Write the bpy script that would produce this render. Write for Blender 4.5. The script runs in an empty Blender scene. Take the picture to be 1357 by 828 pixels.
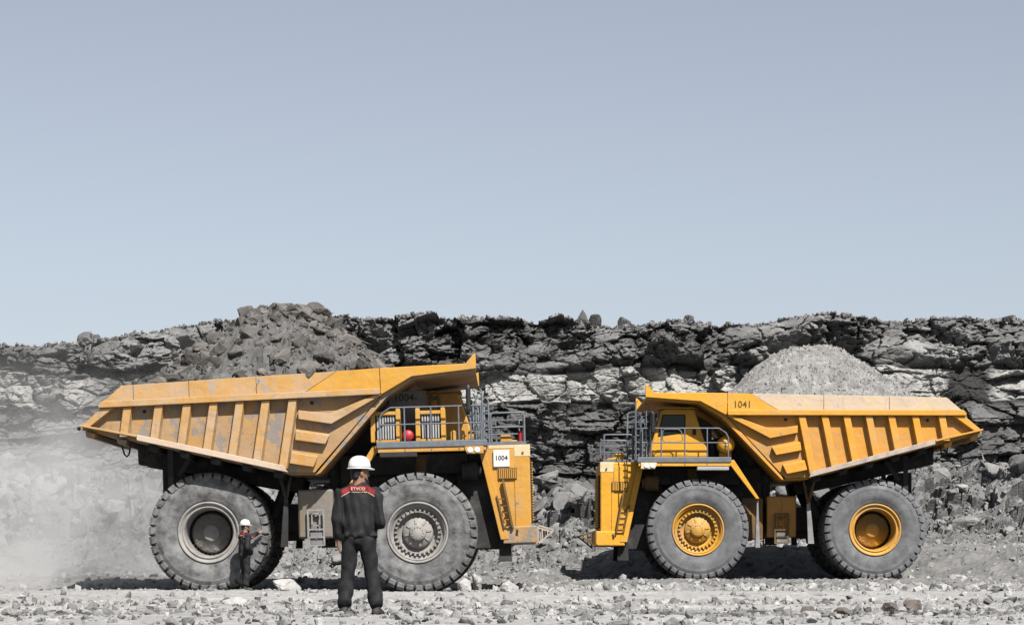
import bpy, bmesh, math, random
import numpy as np
from mathutils import Vector, Matrix, Euler

random.seed(7)
sc = bpy.context.scene
col = sc.collection
R = math.radians

# ------------------------------------------------------------------ camera
FPX = 3400.0                      # focal length in photograph pixels (1357 wide)
cam_d = bpy.data.cameras.new('camera')
cam = bpy.data.objects.new('camera', cam_d)
col.objects.link(cam)
cam.location = (0, 0, 0.5)
cam.rotation_euler = (R(90), 0, 0)
cam_d.sensor_width = 36.0
cam_d.lens = 36.0 * FPX / 1357.0
cam_d.shift_y = (757 - 414) / 1357.0
cam_d.clip_start = 0.1
cam_d.clip_end = 5000
sc.camera = cam

# ------------------------------------------------------------------ sky and sun
SUN_EL, SUN_AZ = 50.0, 24.0       # the sun stands behind the camera, to its right
world = bpy.data.worlds.new('World')
sc.world = world
world.use_nodes = True
wn, wl = world.node_tree.nodes, world.node_tree.links
wn.clear()
sky = wn.new('ShaderNodeTexSky')
sky.sky_type = 'NISHITA'
sky.sun_disc = False
sky.sun_elevation = R(SUN_EL)
sky.sun_rotation = R(180 - SUN_AZ)
sky.altitude = 200
sky.air_density = 0.8
sky.dust_density = 1.3
sky.ozone_density = 2.0
hsv = wn.new('ShaderNodeHueSaturation')
hsv.inputs['Saturation'].default_value = 0.48
hsv.inputs['Value'].default_value = 1.0
bg = wn.new('ShaderNodeBackground')
bg.inputs['Strength'].default_value = 0.050
wo = wn.new('ShaderNodeOutputWorld')
wl.new(sky.outputs[0], hsv.inputs['Color'])
wl.new(hsv.outputs[0], bg.inputs['Color'])
wl.new(bg.outputs[0], wo.inputs['Surface'])

sun_d = bpy.data.lights.new('sun', 'SUN')
sun_d.energy = 5.0
sun_d.angle = R(0.53)
sun_d.color = (1.0, 0.965, 0.92)
sun = bpy.data.objects.new('sun', sun_d)
col.objects.link(sun)
sdir = Vector((math.sin(R(SUN_AZ)) * math.cos(R(SUN_EL)), -math.cos(R(SUN_AZ)) * math.cos(R(SUN_EL)), math.sin(R(SUN_EL))))
sun.rotation_euler = sdir.to_track_quat('Z', 'Y').to_euler()
sun.location = (20, -30, 60)

sc.view_settings.view_transform = 'Standard'
sc.view_settings.look = 'None'
sc.view_settings.exposure = 1.2
sc.view_settings.gamma = 1.0
sc.render.engine = 'CYCLES'
sc.cycles.use_denoising = True
sc.cycles.max_bounces = 8
sc.cycles.diffuse_bounces = 1
sc.cycles.volume_bounces = 2
sc.cycles.volume_step_rate = 1.0
sc.cycles.volume_max_steps = 128

# ------------------------------------------------------------------ materials
AK = 0.48                          # keeps the base colours right for this exposure
def hexrgb(c): return (c[0] * AK, c[1] * AK, c[2] * AK, 1.0)

def new_mat(name):
    m = bpy.data.materials.new(name); m.use_nodes = True
    nt = m.node_tree; nt.nodes.clear()
    out = nt.nodes.new('ShaderNodeOutputMaterial')
    b = nt.nodes.new('ShaderNodeBsdfPrincipled')
    nt.links.new(b.outputs[0], out.inputs['Surface'])
    return m, nt, b

def nnoise(nt, vec, scale, detail=6, rough=0.6):
    n = nt.nodes.new('ShaderNodeTexNoise')
    n.inputs['Scale'].default_value = scale
    n.inputs['Detail'].default_value = detail
    n.inputs['Roughness'].default_value = rough
    nt.links.new(vec, n.inputs['Vector'])
    return n.outputs['Fac']

def nmap(nt, vec, loc=(0, 0, 0), scale=(1, 1, 1)):
    n = nt.nodes.new('ShaderNodeMapping')
    n.inputs['Location'].default_value = loc
    n.inputs['Scale'].default_value = scale
    nt.links.new(vec, n.inputs['Vector'])
    return n.outputs[0]

def nramp(nt, fac, lo, hi, v0=0.0, v1=1.0):
    n = nt.nodes.new('ShaderNodeMapRange')
    n.inputs['From Min'].default_value = lo; n.inputs['From Max'].default_value = hi
    n.inputs['To Min'].default_value = v0; n.inputs['To Max'].default_value = v1
    nt.links.new(fac, n.inputs['Value'])
    return n.outputs[0]

def nmix(nt, fac, a, b):
    n = nt.nodes.new('ShaderNodeMix'); n.data_type = 'RGBA'
    for sock, v in ((n.inputs[0], fac), (n.inputs[6], a), (n.inputs[7], b)):
        if isinstance(v, (int, float)): sock.default_value = v
        elif isinstance(v, tuple): sock.default_value = hexrgb(v)
        else: nt.links.new(v, sock)
    return n.outputs[2]

def nmul(nt, a, b):
    n = nt.nodes.new('ShaderNodeMath'); n.operation = 'MULTIPLY'
    for sock, v in ((n.inputs[0], a), (n.inputs[1], b)):
        if isinstance(v, (int, float)): sock.default_value = v
        else: nt.links.new(v, sock)
    return n.outputs[0]

def nbump(nt, b, h, strength, dist):
    n = nt.nodes.new('ShaderNodeBump')
    n.inputs['Strength'].default_value = strength
    n.inputs['Distance'].default_value = dist
    nt.links.new(h, n.inputs['Height'])
    nt.links.new(n.outputs[0], b.inputs['Normal'])

def ocoord(nt): return nt.nodes.new('ShaderNodeTexCoord').outputs['Object']
def gpos(nt): return nt.nodes.new('ShaderNodeNewGeometry').outputs['Position']

def paint_mat(name, base, dust, dust_amt, wear_amt, wear=(0.23, 0.20, 0.17), off=(0, 0, 0), rough=0.45):
    """machine paint: dust film in soft clouds and run-down streaks, worn patches with crisp edges"""
    m, nt, b = new_mat(name)
    v = nmap(nt, gpos(nt), off)
    cloud = nnoise(nt, v, 0.9, 7, 0.62)
    streak = nnoise(nt, nmap(nt, v, (3, 1, 2), (5, 5, 0.7)), 1.5, 5, 0.6)
    d1 = nramp(nt, cloud, 0.62 - 0.34 * dust_amt, 0.86 - 0.34 * dust_amt)
    d2 = nramp(nt, streak, 0.45, 0.75, 0.0, 0.75 * dust_amt)
    c = nmix(nt, nmul(nt, d1, min(1.0, 0.35 + dust_amt * 0.6)), base, dust)
    c = nmix(nt, d2, c, dust)
    fine = nnoise(nt, v, 2.3, 9, 0.68)
    w = nramp(nt, fine, 0.70 - 0.16 * wear_amt, 0.73 - 0.15 * wear_amt)
    c = nmix(nt, nmul(nt, w, 0.85), c, wear)
    speck = nramp(nt, nnoise(nt, v, 16, 3, 0.5), 0.70, 0.74)
    c = nmix(nt, nmul(nt, speck, 0.5 * wear_amt + 0.1), c, wear)
    # oil and rust runs, thin and mostly vertical, plus grubby smears
    run = nnoise(nt, nmap(nt, v, (1, 7, 4), (9, 9, 0.55)), 1.3, 6, 0.65)
    c = nmix(nt, nramp(nt, run, 0.60, 0.78, 0.0, 0.22 + 0.35 * wear_amt), c, (0.16, 0.095, 0.05))
    smear = nnoise(nt, nmap(nt, v, (8, 2, 6), (1.2, 1.2, 2.0)), 1.1, 8, 0.7)
    c = nmix(nt, nramp(nt, smear, 0.55, 0.80, 0.0, 0.30 + 0.25 * wear_amt), c, (0.22, 0.17, 0.12))
    nt.links.new(c, b.inputs['Base Color'])
    nt.links.new(nramp(nt, cloud, 0.3, 0.7, rough, min(1, rough + 0.3)), b.inputs['Roughness'])
    b.inputs['Specular IOR Level'].default_value = 0.35
    # plate is never quite flat: shallow dents plus fine orange peel
    ad = nt.nodes.new('ShaderNodeMath'); ad.operation = 'ADD'
    nt.links.new(nmul(nt, nnoise(nt, v, 7, 5, 0.6), 0.25), ad.inputs[0]); nt.links.new(nnoise(nt, nmap(nt, v, (4, 4, 1)), 1.6, 3, 0.5), ad.inputs[1])
    nbump(nt, b, ad.outputs[0], 0.35, 0.10)
    return m

def plain_mat(name, c, rough=0.7, var=0.25, scale=6.0, bump=0.15, spec=0.3, metal=0.0, dust=None, dust_amt=0.0):
    m, nt, b = new_mat(name)
    v = gpos(nt)
    n = nnoise(nt, v, scale, 6, 0.62)
    lo = tuple(x * (1 - var) for x in c); hi = tuple(min(1, x * (1 + var)) for x in c)
    cc = nmix(nt, nramp(nt, n, 0.3, 0.7), lo, hi)
    if dust:
        dn = nnoise(nt, nmap(nt, v, (5, 2, 8)), 1.7, 8, 0.65)
        cc = nmix(nt, nramp(nt, dn, 0.75 - 0.5 * dust_amt, 1.0 - 0.5 * dust_amt), cc, dust)
    nt.links.new(cc, b.inputs['Base Color'])
    b.inputs['Roughness'].default_value = rough
    b.inputs['Metallic'].default_value = metal
    b.inputs['Specular IOR Level'].default_value = spec
    if bump: nbump(nt, b, nnoise(nt, v, scale * 3, 5, 0.6), bump, 0.02)
    return m

def rock_mat(name, attr=False, c=(0.3, 0.298, 0.292), vlo=0.55, vhi=1.35, scale=3.0, bump=0.5, dist=0.06, rnd=True):
    """broken rock; brightness per piece from its colour attribute or from the object's own random number"""
    m, nt, b = new_mat(name)
    v = gpos(nt)
    n1 = nnoise(nt, v, scale, 9, 0.68)
    n2 = nnoise(nt, nmap(nt, v, (9, 4, 1), (1, 1, 2.2)), scale * 4.5, 5, 0.6)
    f = nmul(nt, nramp(nt, n1, 0.25, 0.75, 0.72 * AK, 1.28 * AK), nramp(nt, n2, 0.25, 0.75, 0.8, 1.2))
    mul = nt.nodes.new('ShaderNodeVectorMath'); mul.operation = 'SCALE'
    if attr:
        a = nt.nodes.new('ShaderNodeAttribute'); a.attribute_name = 'Col'
        nt.links.new(a.outputs['Color'], mul.inputs[0])
        nt.links.new(f, mul.inputs['Scale'])
    else:
        mul.inputs[0].default_value = c
        if rnd:
            oi = nt.nodes.new('ShaderNodeObjectInfo')
            f = nmul(nt, f, nramp(nt, oi.outputs['Random'], 0, 1, vlo, vhi))
        nt.links.new(f, mul.inputs['Scale'])
    nt.links.new(mul.outputs[0], b.inputs['Base Color'])
    b.inputs['Roughness'].default_value = 0.92
    b.inputs['Specular IOR Level'].default_value = 0.15
    add = nt.nodes.new('ShaderNodeMath'); add.operation = 'ADD'
    nt.links.new(n1, add.inputs[0]); nt.links.new(nmul(nt, n2, 0.35), add.inputs[1])
    nbump(nt, b, add.outputs[0], bump, dist)
    return m

DUST = (0.56, 0.42, 0.28)
M = {}
# truck 1004 (dusty) and truck 1041 (cleaner)
M['L_paint'] = paint_mat('dusty_yellow_paint', (0.68, 0.33, 0.03), (0.54, 0.34, 0.16), 0.5, 0.35, off=(11, 3, 5))
M['L_body'] = paint_mat('sun_bleached_dusty_paint', (0.60, 0.31, 0.06), (0.57, 0.40, 0.25), 0.85, 0.7, wear=(0.36, 0.30, 0.25), off=(11, 3, 5))
M['L_panel'] = paint_mat('worn_panel_paint', (0.55, 0.28, 0.05), (0.44, 0.30, 0.18), 0.8, 1.1, wear=(0.26, 0.245, 0.23), off=(4, 8, 1))
M['L_fresh'] = paint_mat('yellow_canopy_paint', (0.70, 0.35, 0.03), (0.58, 0.36, 0.15), 0.45, 0.2, off=(1, 3, 5))
M['L_cream'] = paint_mat('cream_paint', (0.80, 0.62, 0.36), (0.7, 0.55, 0.38), 0.3, 0.2, off=(2, 2, 2))
M['L_rim'] = plain_mat('dusty_grey_rim', (0.30, 0.285, 0.27), 0.8, 0.35, 4.0, 0.2, dust=(0.42, 0.40, 0.37), dust_amt=0.7)
M['R_paint'] = paint_mat('yellow_paint', (0.86, 0.415, 0.014), (0.62, 0.38, 0.12), 0.42, 0.25, off=(7, 1, 2))
M['R_body'] = paint_mat('yellow_body_paint', (0.84, 0.39, 0.03), (0.60, 0.37, 0.15), 0.52, 0.35, wear=(0.36, 0.26, 0.17), off=(3, 6, 2))
M['R_panel'] = paint_mat('yellow_side_panel_paint', (0.76, 0.34, 0.03), (0.52, 0.32, 0.14), 0.55, 0.55, wear=(0.34, 0.25, 0.17), off=(5, 9, 2))
M['R_board'] = paint_mat('bleached_sideboard_paint', (0.74, 0.56, 0.34), (0.66, 0.53, 0.42), 0.9, 0.6, wear=(0.5, 0.40, 0.33), off=(2, 4, 6))
M['R_fresh'] = M['R_paint']
M['R_cream'] = paint_mat('pale_cream_paint', (0.84, 0.68, 0.40), (0.7, 0.55, 0.38), 0.2, 0.15, off=(6, 2, 2))
M['R_rim'] = paint_mat('yellow_rim_paint', (0.72, 0.36, 0.03), (0.5, 0.34, 0.18), 0.5, 0.4, off=(2, 8, 4))
M['L_board'] = paint_mat('scuffed_sideboard_paint', (0.62, 0.33, 0.07), (0.56, 0.39, 0.24), 0.8, 0.85, wear=(0.42, 0.36, 0.31), off=(17, 5, 9))
M['L_edge'] = paint_mat('dust_caked_rail_paint', (0.62, 0.42, 0.24), (0.68, 0.54, 0.42), 0.95, 0.5, wear=(0.5, 0.46, 0.42), off=(1, 15, 2))
M['shovel_edge'] = plain_mat('scraped_bare_steel', (0.50, 0.42, 0.36), 0.6, 0.3, 5, 0.2, dust=(0.6, 0.5, 0.42), dust_amt=0.5)
M['dark'] = plain_mat('chassis_grime_and_shade', (0.035, 0.033, 0.032), 0.85, 0.4, 3, 0.3, dust=(0.12, 0.115, 0.11), dust_amt=0.45)  # grime, with the base colour darkened further to stand in for underside shade
M['dark_brown'] = plain_mat('oily_yellow_with_painted_shade', (0.22, 0.12, 0.03), 0.75, 0.4, 3, 0.2, dust=(0.10, 0.08, 0.06), dust_amt=0.6)  # machine yellow with the shade mixed into its colour
M['grey_rail'] = plain_mat('blue_grey_rail_paint', (0.17, 0.19, 0.215), 0.55, 0.2, 8, 0.1)
M['grey_box'] = plain_mat('dusty_dark_grey_cabinet', (0.24, 0.235, 0.23), 0.75, 0.2, 3, 0.1)
M['slat'] = plain_mat('light_grey_louvre', (0.46, 0.46, 0.46), 0.6, 0.15, 8, 0.1)
M['white'] = plain_mat('white_sign', (0.82, 0.82, 0.80), 0.6, 0.06, 5, 0.05)
M['black'] = plain_mat('black_lettering', (0.02, 0.02, 0.02), 0.6, 0.1, 5, 0.0)
M['fade_black'] = plain_mat('faded_black_lettering', (0.13, 0.085, 0.03), 0.7, 0.2, 5, 0.0)
M['dark_text'] = plain_mat('dark_stencil', (0.03, 0.03, 0.03), 0.7, 0.1, 5, 0.0)
M['red'] = plain_mat('red_extinguisher', (0.50, 0.03, 0.04), 0.45, 0.2, 5, 0.05)
M['L_tyre'] = plain_mat('dusty_tyre_rubber', (0.16, 0.16, 0.162), 0.9, 0.55, 5.0, 0.5, 0.2, dust=(0.36, 0.36, 0.352), dust_amt=0.55)
M['R_tyre'] = plain_mat('grey_tyre_rubber', (0.17, 0.175, 0.184), 0.9, 0.3, 4.0, 0.35, 0.2, dust=(0.30, 0.30, 0.302), dust_amt=0.5)
M['flap'] = plain_mat('pale_dusty_mudflap', (0.30, 0.29, 0.285), 0.85, 0.3, 4, 0.2)
M['steel'] = plain_mat('grey_steel', (0.36, 0.36, 0.36), 0.5, 0.2, 6, 0.1, metal=0.3)
M['tank'] = paint_mat('dusty_tank_paint', (0.22, 0.17, 0.10), (0.25, 0.22, 0.19), 0.95, 0.5, wear=(0.2, 0.19, 0.18), off=(3, 3, 9))
m, nt, b = new_mat('cab_glass')
b.inputs['Base Color'].default_value = (0.006, 0.007, 0.008, 1); b.inputs['Roughness'].default_value = 0.12; b.inputs['Specular IOR Level'].default_value = 0.25
M['glass'] = m
m, nt, b = new_mat('lamp_lens')
b.inputs['Base Color'].default_value = (0.7, 0.7, 0.68, 1); b.inputs['Roughness'].default_value = 0.15
M['lens'] = m
# rock and ground
M['rock'] = rock_mat('pale_broken_rock', c=(0.37, 0.366, 0.358))
M['rock_load'] = rock_mat('brownish_grey_load_rock', c=(0.13, 0.122, 0.113), vlo=0.5, vhi=1.7)
M['rock_dark'] = rock_mat('dark_boulder_rock', c=(0.12, 0.118, 0.116), vlo=0.7, vhi=1.3)
M['rock_slab'] = rock_mat('dark_fallen_slab', c=(0.17, 0.168, 0.166), vlo=0.6, vhi=1.5)
M['rock_talus'] = rock_mat('grey_talus_rock', c=(0.25, 0.248, 0.243), vlo=0.5, vhi=1.6)
M['rock_attr'] = rock_mat('rubble_rock', attr=True)
M['cliff'] = rock_mat('quarry_face_rock', attr=True, scale=2.0, bump=0.7, dist=0.10)
M['ground'] = rock_mat('dusty_crushed_ground', attr=True, scale=2.2, bump=0.55, dist=0.05)
M['gravel'] = rock_mat('light_gravel_load', attr=True, scale=5, bump=0.6, dist=0.05)

# ------------------------------------------------------------------ mesh helpers
XF = [Matrix.Identity(4)]

class MB:
    """collects simple solids; build() links them as ONE mesh object"""
    def __init__(self): self.v = []; self.f = []; self.sm = []
    def add(self, vs, fs, smooth=False):
        o = len(self.v)
        self.v += [tuple(p) for p in vs]
        self.f += [tuple(i + o for i in q) for q in fs]
        self.sm += [smooth] * len(fs)
        return self
    def box(self, x0, x1, y0, y1, z0, z1):
        vs = [(x, y, z) for z in (z0, z1) for y in (y0, y1) for x in (x0, x1)]
        return self.add(vs, [(0, 2, 3, 1), (4, 5, 7, 6), (0, 1, 5, 4), (2, 6, 7, 3), (0, 4, 6, 2), (1, 3, 7, 5)])
    def prism(self, poly, y0, y1):
        """polygon in the x-z plane pushed from y0 to y1"""
        if y0 > y1: y0, y1 = y1, y0
        a = sum(poly[i][0] * poly[(i + 1) % len(poly)][1] - poly[(i + 1) % len(poly)][0] * poly[i][1] for i in range(len(poly)))
        if a < 0: poly = poly[::-1]
        n = len(poly)
        vs = [(x, y0, z) for x, z in poly] + [(x, y1, z) for x, z in poly]
        fs = [tuple(range(n)), tuple(range(2 * n - 1, n - 1, -1))]
        fs += [((i + 1) % n, i, n + i, n + (i + 1) % n) for i in range(n)]
        return self.add(vs, fs)
    def taper(self, poly0, poly1, y0, y1):
        """two polygons of equal count in x-z at y0 and y1"""
        n = len(poly0)
        vs = [(x, y0, z) for x, z in poly0] + [(x, y1, z) for x, z in poly1]
        fs = [tuple(range(n)), tuple(range(2 * n - 1, n - 1, -1))]
        fs += [((i + 1) % n, i, n + i, n + (i + 1) % n) for i in range(n)]
        return self.add(vs, fs)
    def bar(self, p, q, w, h, up=(0, 0, 1)):
        p, q = Vector(p), Vector(q); d = (q - p).normalized(); u = Vector(up)
        s = d.cross(u)
        if s.length < 1e-4: s = d.cross(Vector((1, 0, 0)))
        s.normalize(); u = s.cross(d).normalized()
        vs = [c + s * (w / 2 * i) + u * (h / 2 * j) for c in (p, q) for i, j in ((-1, -1), (1, -1), (1, 1), (-1, 1))]
        return self.add(vs, [(0, 1, 2, 3), (7, 6, 5, 4), (1, 0, 4, 5), (2, 1, 5, 6), (3, 2, 6, 7), (0, 3, 7, 4)])
    def tube(self, pts, r, n=8, closed=False):
        pts = [Vector(p) for p in pts]; m_ = len(pts)
        rings = []; prev = None
        for i, p in enumerate(pts):
            a = pts[i - 1] if (i > 0 or closed) else p
            c = pts[(i + 1) % m_] if (i < m_ - 1 or closed) else p
            d = (c - a).normalized()
            if prev is None:
                s = d.cross(Vector((0, 0, 1)))
                if s.length < 1e-3: s = d.cross(Vector((1, 0, 0)))
            else:
                s = prev - d * prev.dot(d)
            s.normalize(); prev = s; t = d.cross(s)
            rr = r[i] if isinstance(r, (list, tuple)) else r
            rings.append([p + (s * math.cos(2 * math.pi * k / n) + t * math.sin(2 * math.pi * k / n)) * rr for k in range(n)])
        vs = [v for g in rings for v in g]
        fs = []
        for i in range(m_ if closed else m_ - 1):
            j = (i + 1) % m_
            fs += [(i * n + k, i * n + (k + 1) % n, j * n + (k + 1) % n, j * n + k) for k in range(n)]
        self.add(vs, fs, True)
        if not closed:
            self.add(rings[0][::-1], [tuple(range(n))]); self.add(rings[-1], [tuple(range(n))])
        return self
    def lathe(self, prof, n=48, c=(0, 0, 0), axis='y', cap=False, smooth=True):
        """profile of (radius, along-axis)"""
        vs = []
        for r, t in prof:
            for k in range(n):
                a = 2 * math.pi * k / n
                if axis == 'y': p = (c[0] + r * math.cos(a), c[1] + t, c[2] + r * math.sin(a))
                elif axis == 'x': p = (c[0] + t, c[1] + r * math.cos(a), c[2] + r * math.sin(a))
                else: p = (c[0] + r * math.cos(a), c[1] + r * math.sin(a), c[2] + t)
                vs.append(p)
        fs = []
        for i in range(len(prof) - 1):
            fs += [(i * n + k, i * n + (k + 1) % n, (i + 1) * n + (k + 1) % n, (i + 1) * n + k) for k in range(n)]
        self.add(vs, fs, smooth)
        if cap:
            self.add(vs[:n][::-1], [tuple(range(n))]); self.add(vs[-n:], [tuple(range(n))])
        return self
    def mesh(self, name, mat):
        me = bpy.data.meshes.new(name)
        T = XF[-1]
        me.from_pydata([T @ Vector(p) for p in self.v], [], self.f)
        me.polygons.foreach_set('use_smooth', self.sm)
        me.materials.append(M[mat] if isinstance(mat, str) else mat)
        bm = bmesh.new(); bm.from_mesh(me)
        bmesh.ops.recalc_face_normals(bm, faces=bm.faces)
        bm.to_mesh(me); bm.free()
        return me
    def build(self, name, mat, parent=None, bevel=0.0):
        return link(name, self.mesh(name, mat), parent, bevel)

def link(name, me, parent=None, bevel=0.0):
    o = bpy.data.objects.new(name, me); col.objects.link(o)
    if parent is not None: o.parent = parent
    if bevel:
        b_ = o.modifiers.new('bevel', 'BEVEL'); b_.width = bevel; b_.segments = 2
        b_.limit_method = 'ANGLE'; b_.angle_limit = R(40)
    return o

def tag(o, label=None, cat=None, group=None, kind=None):
    if label: o['label'] = label
    if cat: o['category'] = cat
    if group: o['group'] = group
    if kind: o['kind'] = kind
    return o

def empty(name, loc=(0, 0, 0), parent=None, rz=0.0):
    o = bpy.data.objects.new(name, None); col.objects.link(o)
    o.location = loc; o.rotation_euler = (0, 0, rz); o.empty_display_size = 0.2
    if parent is not None: o.parent = parent
    return o

def text_mesh(s, height, mat, name='lettering', depth=0.006):
    cu = bpy.data.curves.new('t', 'FONT'); cu.body = s; cu.size = height * 1.38
    cu.extrude = depth; cu.align_x = 'CENTER'; cu.align_y = 'CENTER'; cu.resolution_u = 3; cu.offset = height * 0.012
    t = bpy.data.objects.new('t', cu); col.objects.link(t)
    dg = bpy.context.evaluated_depsgraph_get(); dg.update()
    me = bpy.data.meshes.new_from_object(t.evaluated_get(dg))
    bpy.data.objects.remove(t); me.materials.clear(); me.materials.append(M[mat])
    return me

# ------------------------------------------------------------------ numpy noise
def hsh(ix, iy, seed=0):
    h = (ix.astype(np.int64) * 374761393 + iy.astype(np.int64) * 668265263 + seed * 1442695041) & 0xFFFFFFFF
    h = ((h ^ (h >> 13)) * 1274126177) & 0xFFFFFFFF
    h = ((h ^ (h >> 16)) * 2246822519) & 0xFFFFFFFF
    return ((h ^ (h >> 15)) & 0xFFFFFF) / float(0x1000000)

def vnoise(x, y, seed=0):
    x, y = np.broadcast_arrays(np.asarray(x, float), np.asarray(y, float))
    ix, iy = np.floor(x), np.floor(y); fx, fy = x - ix, y - iy
    fx = fx * fx * (3 - 2 * fx); fy = fy * fy * (3 - 2 * fy)
    a, b_ = hsh(ix, iy, seed), hsh(ix + 1, iy, seed); c, d = hsh(ix, iy + 1, seed), hsh(ix + 1, iy + 1, seed)
    return (a * (1 - fx) + b_ * fx) * (1 - fy) + (c * (1 - fx) + d * fx) * fy

def fbm(x, y, seed=0, oct=4, gain=0.5):
    s = 0; a = 1; t = 0
    for i in range(oct):
        s = s + a * vnoise(np.asarray(x) * 2 ** i, np.asarray(y) * 2 ** i, seed + i * 17); t += a; a *= gain
    return s / t - 0.5

def worley(x, y, seed=0):
    ix, iy = np.floor(x), np.floor(y)
    best = np.full(x.shape, 9.0); sec = np.full(x.shape, 9.0)
    r = [np.zeros(x.shape) for _ in range(3)]; dx = np.zeros(x.shape); dy = np.zeros(x.shape)
    for i in (-1, 0, 1):
        for j in (-1, 0, 1):
            cx, cy = ix + i, iy + j
            px = cx + 0.1 + 0.8 * hsh(cx, cy, seed); py = cy + 0.1 + 0.8 * hsh(cx, cy, seed + 1)
            ex, ey = x - px, y - py; d = ex * ex + ey * ey
            m_ = d < best
            sec = np.where(m_, best, np.minimum(sec, d)); best = np.where(m_, d, best)
            dx = np.where(m_, ex, dx); dy = np.where(m_, ey, dy)
            for k in range(3): r[k] = np.where(m_, hsh(cx, cy, seed + 11 + k), r[k])
    return np.sqrt(best), np.sqrt(sec), r, dx, dy

def facet(x, y, seed, tilt=1.0):
    """broken rock: every cell is a flat facet with its own height and tilt"""
    d1, d2, r, dx, dy = worley(x, y, seed)
    h = (r[0] - 0.5) + tilt * ((r[1] - 0.5) * dx + (r[2] - 0.5) * dy) * 1.6
    return h, r[0], np.clip((d2 - d1) * 6, 0, 1)

def grid_object(name, X, Y, Z, C, mat, parent=None, smooth=False):
    ny, nx = X.shape
    me = bpy.data.meshes.new(name)
    co = np.stack([X, Y, Z], -1).reshape(-1, 3)
    i = np.arange(ny * nx).reshape(ny, nx)
    q = np.stack([i[:-1, :-1], i[:-1, 1:], i[1:, 1:], i[1:, :-1]], -1).reshape(-1, 4)
    raw_mesh(me, co, q, smooth)
    if C is not None: set_col(me, C.reshape(-1, 3))
    me.materials.append(M[mat])
    return link(name, me, parent)

def raw_mesh(me, co, q, smooth=False):
    k = q.shape[1]
    me.vertices.add(len(co)); me.vertices.foreach_set('co', co.astype(np.float32).ravel())
    me.loops.add(q.size); me.loops.foreach_set('vertex_index', q.astype(np.int32).ravel())
    me.polygons.add(len(q)); me.polygons.foreach_set('loop_start', np.arange(0, q.size, k, dtype=np.int32))
    me.polygons.foreach_set('use_smooth', np.full(len(q), smooth))
    me.update(calc_edges=True); me.validate()

def set_col(me, c):
    a = me.color_attributes.new('Col', 'FLOAT_COLOR', 'POINT')
    a.data.foreach_set('color', np.concatenate([c, np.ones((len(c), 1))], 1).astype(np.float32).ravel())

# broken-rock prototypes: hulls of random points
def rock_proto(seed, npts=18, flat=0.75, detail=0):
    rg = random.Random(seed); bm = bmesh.new()
    sx, sy, sz = rg.uniform(0.75, 1.15), rg.uniform(0.65, 1.0), rg.uniform(0.5, 0.85) * flat / 0.75
    for _ in range(npts):
        v = Vector((rg.gauss(0, 1), rg.gauss(0, 1), rg.gauss(0, 1))).normalized() * rg.uniform(0.8, 1.0)
        v = Vector((max(-0.8, min(0.8, v.x)), max(-0.8, min(0.8, v.y)), max(-0.75, min(0.75, v.z))))
        bm.verts.new((v.x * sx * 0.55, v.y * sy * 0.55, v.z * sz * 0.55))
    r = bmesh.ops.convex_hull(bm, input=bm.verts)
    bmesh.ops.delete(bm, geom=list({g for g in list(r['geom_unused']) + list(r['geom_interior']) if isinstance(g, bmesh.types.BMVert)}), context='VERTS')
    bmesh.ops.dissolve_limit(bm, angle_limit=R(9), verts=bm.verts, edges=bm.edges)
    if detail:
        bmesh.ops.bevel(bm, geom=list(bm.edges), offset=0.035, segments=1, affect='EDGES')
        bmesh.ops.triangulate(bm, faces=bm.faces)
        for _ in range(detail):
            bmesh.ops.subdivide_edges(bm, edges=[e for e in bm.edges if e.calc_length() > 0.16], cuts=1)
            bmesh.ops.triangulate(bm, faces=bm.faces)
        for v in bm.verts:
            v.co += v.co.normalized() * rg.gauss(0, 0.012)
    bmesh.ops.triangulate(bm, faces=bm.faces)
    return bm

def proto_mesh(seed, mat, **k):
    bm = rock_proto(seed, **k); me = bpy.data.meshes.new('rock'); bm.to_mesh(me); bm.free()
    me.materials.append(M[mat]); return me

def proto_np(seed, **k):
    bm = rock_proto(seed, **k)
    v = np.array([tuple(a.co) for a in bm.verts]); f = np.array([[a.index for a in p.verts] for p in bm.faces]); bm.free()
    return v, f

NP_ROCKS = [proto_np(500 + i, npts=12) for i in range(14)]

def rubble(name, P, S, Cc, mat, parent=None, kind='stuff', seed=3):
    """many small stones as ONE mesh"""
    rg = np.random.default_rng(seed); vs, fs, cs = [], [], []; o = 0
    for p, s, c in zip(P, S, Cc):
        v, f = NP_ROCKS[rg.integers(len(NP_ROCKS))]
        a = Euler(tuple(rg.uniform(0, 6.28, 3))).to_matrix()
        w = (v * s) @ np.array(a).T + p
        vs.append(w); fs.append(f + o); o += len(v); cs.append(np.tile(c, (len(v), 1)))
    me = bpy.data.meshes.new(name)
    raw_mesh(me, np.concatenate(vs), np.concatenate(fs)); set_col(me, np.concatenate(cs)); me.materials.append(M[mat])
    ob = link(name, me, parent)
    if kind: ob['kind'] = kind
    return ob

def stone(protos, p, s, parent, rg, name='rock', squash=None):
    o = bpy.data.objects.new(name, rg.choice(protos)); col.objects.link(o); o.parent = parent
    o.location = p; o.rotation_euler = (rg.uniform(-0.5, 0.5), rg.uniform(-0.5, 0.5), rg.uniform(0, 6.28))
    q = squash or 1.0
    o.scale = (s * rg.uniform(0.85, 1.2), s * rg.uniform(0.85, 1.1), s * q * rg.uniform(0.8, 1.15))
    return o
# ================================================================== terrain
KY = 1.413                        # the floor was laid out on a 46 m grid; the near truck stands at 65 m
def smooth01(t): t = np.clip(t, 0, 1); return t * t * (3 - 2 * t)

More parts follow.
